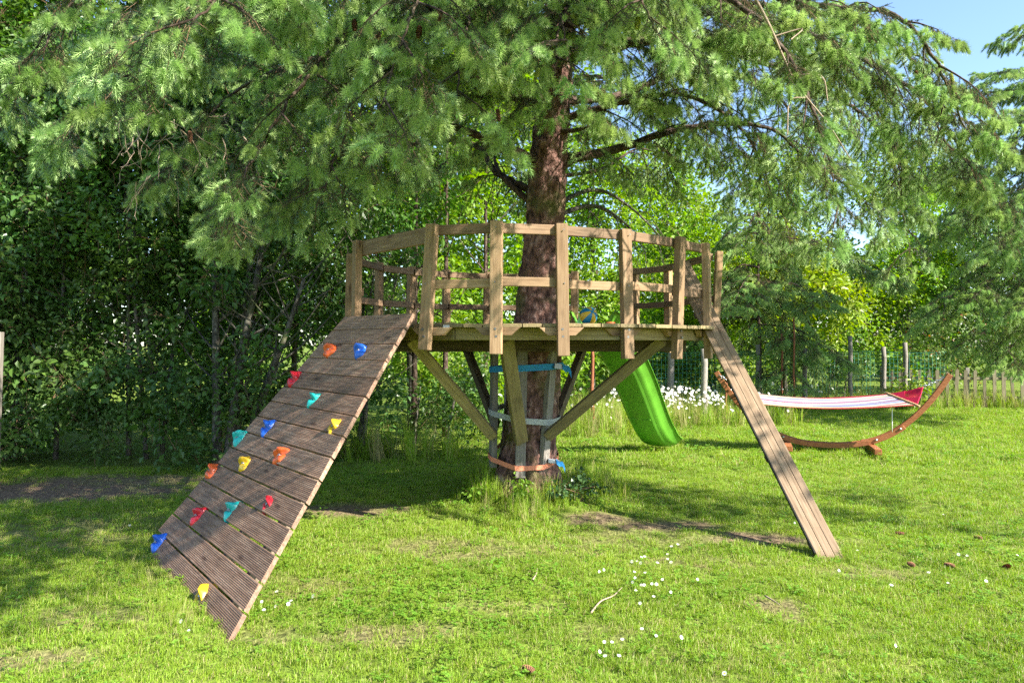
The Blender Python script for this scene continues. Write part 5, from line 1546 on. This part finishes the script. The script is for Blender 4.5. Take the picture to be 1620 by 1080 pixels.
TUFT = [make_tuft(1, 30, 0.052, 0.0042, 0.06, M_GRASS, 0.7), make_tuft(2, 26, 0.064, 0.0040, 0.055, M_GRASS, 0.55), make_tuft(3, 28, 0.042, 0.0045, 0.07, M_GRASS, 0.9), make_clover(4), make_tuft(5, 16, 0.05, 0.0036, 0.06, M_GRASSD, 1.1)]
TALL = [make_tuft(11, 22, 0.26, 0.006, 0.05, M_GRASS, 0.3), make_tuft(12, 18, 0.34, 0.006, 0.05, M_GRASS, 0.22), make_tuft(13, 12, 0.4, 0.0045, 0.04, M_GRASSD, 0.16)]


def field(y0, y1, dens, margin=0.8):
    n = int(dens * (y1 - y0) * (1.42 * (y0 + y1) / 2 + 2 * margin))
    y = RNG.uniform(y0, y1, n * 2)
    keep = RNG.random(n * 2) < (1.42 * y + 2 * margin) / (1.42 * y1 + 2 * margin)
    y = y[keep][:n]
    x = RNG.uniform(-1, 1, len(y)) * (0.71 * y + margin)
    return x, y


def lay_grass(name, x, y, scl, srcs, pick, parent=None, lab=None):
    n = len(x)
    z = ground_z(x, y)
    rot = np.stack([RNG.normal(0, 0.12, n), RNG.normal(0, 0.12, n), RNG.random(n) * 6.283], 1)
    o = scatter(name, np.stack([x, y, z], 1), rot, scl, srcs, None, None, pick)
    return tag(o, lab, 'grass', None, 'stuff')


def mow(name, y0, y1, dens, s0_, lab):
    x, y = field(y0, y1, dens)
    b = bare_at(x, y)
    r = np.hypot(x - TRUNK_BASE.x, y - TRUNK_BASE.y)
    hedge = (y > 8.7 + 0.25 * np.sin(x * 2)) & (x < -0.9) & (y > 8.9 + 0.42 * np.maximum(0, x + 3))
    keep = (RNG.random(len(x)) > b * 0.93) & (r > 0.36) & ~hedge
    x, y, b = x[keep], y[keep], b[keep]
    n = len(x)
    u = RNG.random(n)
    clov = 0.06 + 0.2 * np.clip(vnoise(x, y, 1.3, 9) - 0.2, 0, 1) + 0.5 * np.exp(-((x + 0.4) ** 2 / 0.5 + (y - 4.35) ** 2 / 0.25))
    dry = 0.09 + 0.85 * np.clip(b * 1.3, 0, 1) + 0.3 * np.clip(vnoise(x, y, 0.8, 3) - 0.2, 0, 1)
    pick = np.where(u < dry * 0.75, 4, np.where(RNG.random(n) < clov, 3, RNG.integers(0, 3, n)))
    scl = s0_ * 0.72 * RNG.uniform(0.7, 1.25, n) * (1 + 0.15 * vnoise(x, y, 2.2, 6)) * (1 - 0.25 * b)
    return lay_grass(name, x, y, scl, TUFT, pick, None, lab)


mow('grass', 2.5, 5.2, 820, 0.95, 'short mown grass and clover with dry blades')
mow('grass', 5.2, 9.0, 430, 1.15, 'mown grass round the foot of the spruce and ramp')
mow('grass', 9.0, 19.0, 120, 1.9, 'far mown grass below the hammock')
# longer grass: meadow by the fence, trunk foot, ramp foot, fence foot
x, y = [], []
for n_, f in ((700, lambda: (rg.uniform(1.2, 5.2), rg.uniform(13.2, 17.4))), (60, lambda: (rg.uniform(0.9, 2.0), rg.uniform(11.8, 13.4))), (260, lambda: (rg.uniform(5, 9.3), rg.uniform(16.6, 17.7))), (300, lambda: (rg.uniform(9, 14.5), rg.uniform(17.0, 17.8))),
              (110, lambda: (rg.gauss(-2.0, 0.9), rg.gauss(9.8, 0.25)))):
    for _ in range(n_): q = f(); x.append(q[0]); y.append(q[1])
x, y = np.array(x), np.array(y)
lay_grass('meadow_grass', x, y, RNG.uniform(0.8, 1.6, len(x)), TALL, RNG.integers(0, 3, len(x)), None, 'tall unmown grass along the fences and thicket')
x, y, sc_l = [], [], []
for _ in range(110):
    a = rg.uniform(0, 6.28); r = abs(rg.gauss(0.42, 0.13)); x.append(TRUNK_BASE.x + r * math.cos(a)); y.append(TRUNK_BASE.y + r * math.sin(a)); sc_l.append(rg.uniform(0.35, 0.8))
for _ in range(60):
    q = PG(rg.uniform(745, 790), rg.uniform(765, 800)); x.append(q.x); y.append(q.y); sc_l.append(rg.uniform(0.6, 1.1))
for _ in range(90):
    q = PG(rg.gauss(838, 22), rg.gauss(805, 12)); x.append(q.x); y.append(q.y); sc_l.append(rg.uniform(0.35, 0.7))
for _ in range(60):
    q = PG(rg.gauss(930, 28), rg.gauss(775, 12)); x.append(q.x); y.append(q.y); sc_l.append(rg.uniform(0.5, 1.0))
for _ in range(110):
    q = BL_.lerp(BR_, rg.uniform(0, 0.97)); x.append(q.x + rg.gauss(-0.13, 0.05)); y.append(q.y + rg.gauss(-0.09, 0.05)); sc_l.append(rg.uniform(0.16, 0.3))
for _ in range(14):
    x.append(foot.x + rg.gauss(0.05, 0.08)); y.append(foot.y + rg.gauss(-0.03, 0.05)); sc_l.append(rg.uniform(0.25, 0.4))
x, y = np.array(x), np.array(y)
lay_grass('uncut_grass', x, y, np.array(sc_l), TALL, np.where(RNG.random(len(x)) < 0.1, 2, RNG.integers(0, 2, len(x))), None, 'uncut grass round the trunk, ramp and plank feet')

# ivy and weeds at the trunk foot
iv = thing('ivy_clump', (0.72, 6.78, 0), 'low clump of dark ivy leaves beside the spruce trunk foot', 'ivy')
leaf_crown(iv, 'leaves', [((0.62, 6.82, 0.13), (0.2, 0.16, 0.15)), ((0.42, 6.76, 0.12), (0.12, 0.1, 0.1))], 0.085, CL_IVY, (0.55, 0.85))
V, Fc = [], []
for k in range(6):
    o = Vector((0.58 + 0.02 * k, 6.84, 0.0)); tube_geo([o, o + Vector((rg.gauss(0, .06), rg.gauss(0, .06), 0.12)), o + Vector((rg.gauss(0, .12), rg.gauss(0, .1), 0.22))], [0.006, 0.005, 0.003], 5, False, V, Fc)
mobj('stem', V, Fc, M_TWIG, iv)
wd = thing('weed', (-0.16, 6.86, 0), 'leafy green weed growing at the front left of the trunk foot', 'weed')
leaf_crown(wd, 'leaves', [((0.05, 6.76, 0.16), (0.13, 0.1, 0.15)), ((-0.3, 6.9, 0.12), (0.1, 0.08, 0.12))], 0.1, [make_cluster(170, M_CLOVER, 24, 0.13, 0.06, 0.75, twig=False)], (0.5, 0.8))
# far white daisies of the meadow
fv, ff, fm = [], [], []


def daisy_geo(V, Fc, fm, o, r, h, tilt=(0, 0), face=0.75):
    start = len(V)
    o = np.array(o, float); c = o + np.array([tilt[0] * h, tilt[1] * h, h]); k = len(V)
    V.extend([o + [0.0015, 0, 0], o + [-0.0015, 0.001, 0], c]); Fc.append((k, k + 1, k + 2)); fm.append(2)
    n = 12; k = len(V)
    V.append(c + [0, 0, 0.0])
    for i in range(n):
        a = 2 * math.pi * i / n
        for (rr, da, dz) in ((1.0, -0.17, 0.10), (1.08, 0.0, 0.12), (1.0, 0.17, 0.10)):
            V.append(c + np.array([math.cos(a + da) * r * rr - tilt[0] * 0, math.sin(a + da) * r * rr, r * dz]))
    for i in range(n): Fc.append((k, k + 1 + 3 * i, k + 2 + 3 * i, k + 3 + 3 * i)); fm.append(0)
    k = len(V); cc = c + [0, 0, r * 0.16]; V.append(cc)
    for i in range(8): V.append(c + np.array([math.cos(i * math.pi / 4) * r * 0.36, math.sin(i * math.pi / 4) * r * 0.36, r * 0.08]))
    for i in range(8): Fc.append((k, k + 1 + i, k + 1 + (i + 1) % 8)); fm.append(1)
    cf, sf = math.cos(face), math.sin(face)
    for i in range(start + 3, len(V)):
        q = np.asarray(V[i]) - c; V[i] = c + np.array([q[0], q[1] * cf - q[2] * sf, q[1] * sf + q[2] * cf])


src_d = []
for sd_ in range(2):
    V, Fc, fm = [], [], []
    daisy_geo(V, Fc, fm, (0, 0, 0), 0.019, 0.46, (0.05, -0.1 - 0.1 * sd_)); src_d.append(source('far_daisy_piece', V, Fc, (M_PETAL, M_YOLK, M_STEM), fm))
n = 420
q = np.array([(rg.gauss(2.85, 0.7), rg.gauss(15.2, 0.9)) for _ in range(230)] + [(rg.uniform(2.2, 4.6), rg.uniform(12.8, 16.0)) for _ in range(120)] + [(rg.uniform(5.0, 6.9), rg.uniform(16.2, 16.9)) for _ in range(40)] + [(rg.uniform(1.2, 2.4), rg.uniform(12, 16)) for _ in range(30)])
x, y = q[:, 0], q[:, 1]
o = scatter('meadow_daisies', np.stack([x, y, ground_z(x, y)], 1), np.stack([RNG.normal(0.25, 0.2, n), RNG.normal(0, 0.2, n), RNG.normal(0, 0.5, n)], 1), RNG.uniform(0.7, 1.5, n), src_d)
tag(o, 'drift of tall white daisies in the meadow grass by the wire fence', 'daisies', None, 'stuff')
# single daisies in the lawn
V, Fc, fm = [], [], []
daisy_geo(V, Fc, fm, (0, 0, 0), 0.0088, 0.062, (0.03, -0.25))
DAISY = [mesh_data('lawn_daisy', V, Fc, (M_PETAL, M_YOLK, M_STEM), fm)]
for fc_ in (0.35, 1.05):
    V, Fc, fm = [], [], []
    daisy_geo(V, Fc, fm, (0, 0, 0), 0.0088, 0.055, (0.12 - 0.2 * fc_, -0.2), fc_)
    DAISY.append(mesh_data('lawn_daisy', V, Fc, (M_PETAL, M_YOLK, M_STEM), fm))
GD = {'a': ('white daisy in the loose patch of daisies on the sunny lawn right of the trunk', 'daisies right of the trunk'),
      'b': ('white daisy in the small front patch below the larger daisy patch', 'daisies of the small front patch'),
      'c': ('white daisy on the lawn beside the lower end of the climbing ramp', 'daisies by the climbing ramp'),
      'd': ('lone white daisy scattered on the open lawn around the foot of the leaning plank', 'daisies around the leaning plank')}
DL = [(1002, 891, 'a'), (1008, 887, 'a'), (1012, 884, 'a'), (1018, 883, 'a'), (1016, 893, 'a'), (1001, 906, 'a'), (1005, 913, 'a'), (1020, 905, 'a'), (1003, 922, 'a'), (1004, 934, 'a'), (1016, 925, 'a'), (1019, 929, 'a'), (1031, 925, 'a'), (1036, 928, 'a'), (1032, 945, 'a'), (1060, 937, 'a'), (1014, 955, 'a'), (1047, 916, 'a'), (1037, 893, 'a'), (1054, 883, 'a'), (1056, 876, 'a'), (1062, 866, 'a'), (1071, 864, 'a'), (1063, 893, 'a'), (948, 904, 'a'), (954, 903, 'a'),
      (1015, 999, 'b'), (1036, 1008, 'b'), (983, 1015, 'b'), (957, 1019, 'b'), (966, 1020, 'b'), (947, 1035, 'b'), (958, 1042, 'b'), (976, 1043, 'b'), (1076, 1014, 'b'),
      (440, 938, 'c'), (416, 951, 'c'), (440, 961, 'c'), (462, 951, 'c'), (459, 960, 'c'), (500, 951, 'c'), (292, 988, 'c'), (300, 996, 'c'), (417, 968, 'c'), (205, 831, 'c'),
      (1257, 826, 'd'), (1356, 868, 'd'), (1517, 882, 'd'), (1529, 882, 'd'), (1606, 881, 'd'), (1468, 911, 'd'), (1498, 925, 'd'), (1556, 926, 'd'), (1406, 932, 'd'), (1413, 1025, 'd'), (1102, 916, 'd'), (1326, 906, 'd'), (1148, 1076, 'd'), (1491, 811, 'd')]
for (px, py, g) in DL:
    q = PG(px, py + 9)
    o = bpy.data.objects.new('daisy', rg.choice(DAISY))
    put(o, None, Matrix.Translation((q.x, q.y, gz(q.x, q.y) - 0.004)) @ Matrix.Rotation(rg.uniform(-0.8, 0.8), 4, 'Z') @ Matrix.Scale(rg.uniform(0.85, 1.25), 4))
    tag(o, GD[g][0], 'daisy', GD[g][1])
# fallen cones and twigs
for (px, py, a) in [(1553, 859, 0.3), (1430, 849, 1.2), (1446, 900, 0.1), (1510, 902, 0.6), (1597, 902, 2.0), (845, 1072, 0.8)]:
    q = PG(px, py); o = bpy.data.objects.new('fallen_cone', CONE_B)
    put(o, None, Matrix.Translation((q.x, q.y, gz(q.x, q.y) + 0.028)) @ Matrix.Rotation(a, 4, 'Z') @ Matrix.Rotation(R(88), 4, 'X') @ Matrix.Scale(0.85, 4))
    tag(o, 'brown spruce cone lying in the lawn grass', 'cone', 'fallen cones')
for (w, lab) in [([(935, 975), (950, 958), (970, 948), (984, 935)], 'thin pale twig lying in the grass before the daisy patch'), ([(843, 924), (848, 915), (850, 905)], 'short curved twig lying in the grass in front of the trunk'),
                 ([(846, 772), (862, 775), (880, 772)], 'pale bent stick lying at the trunk foot beside the ivy'), ([(1210, 948), (1222, 955), (1233, 962)], 'short brown stick lying on a bare patch in front of the leaning plank')]:
    pts = [PG(a, b) for a, b in w]
    for p in pts: p.z = gz(p.x, p.y) + 0.03
    tag(tube('twig', catmull(pts, 10), [0.006 - 0.0004 * i for i in range(11)], M_DEADTWIG, None, 6), lab, 'twig')
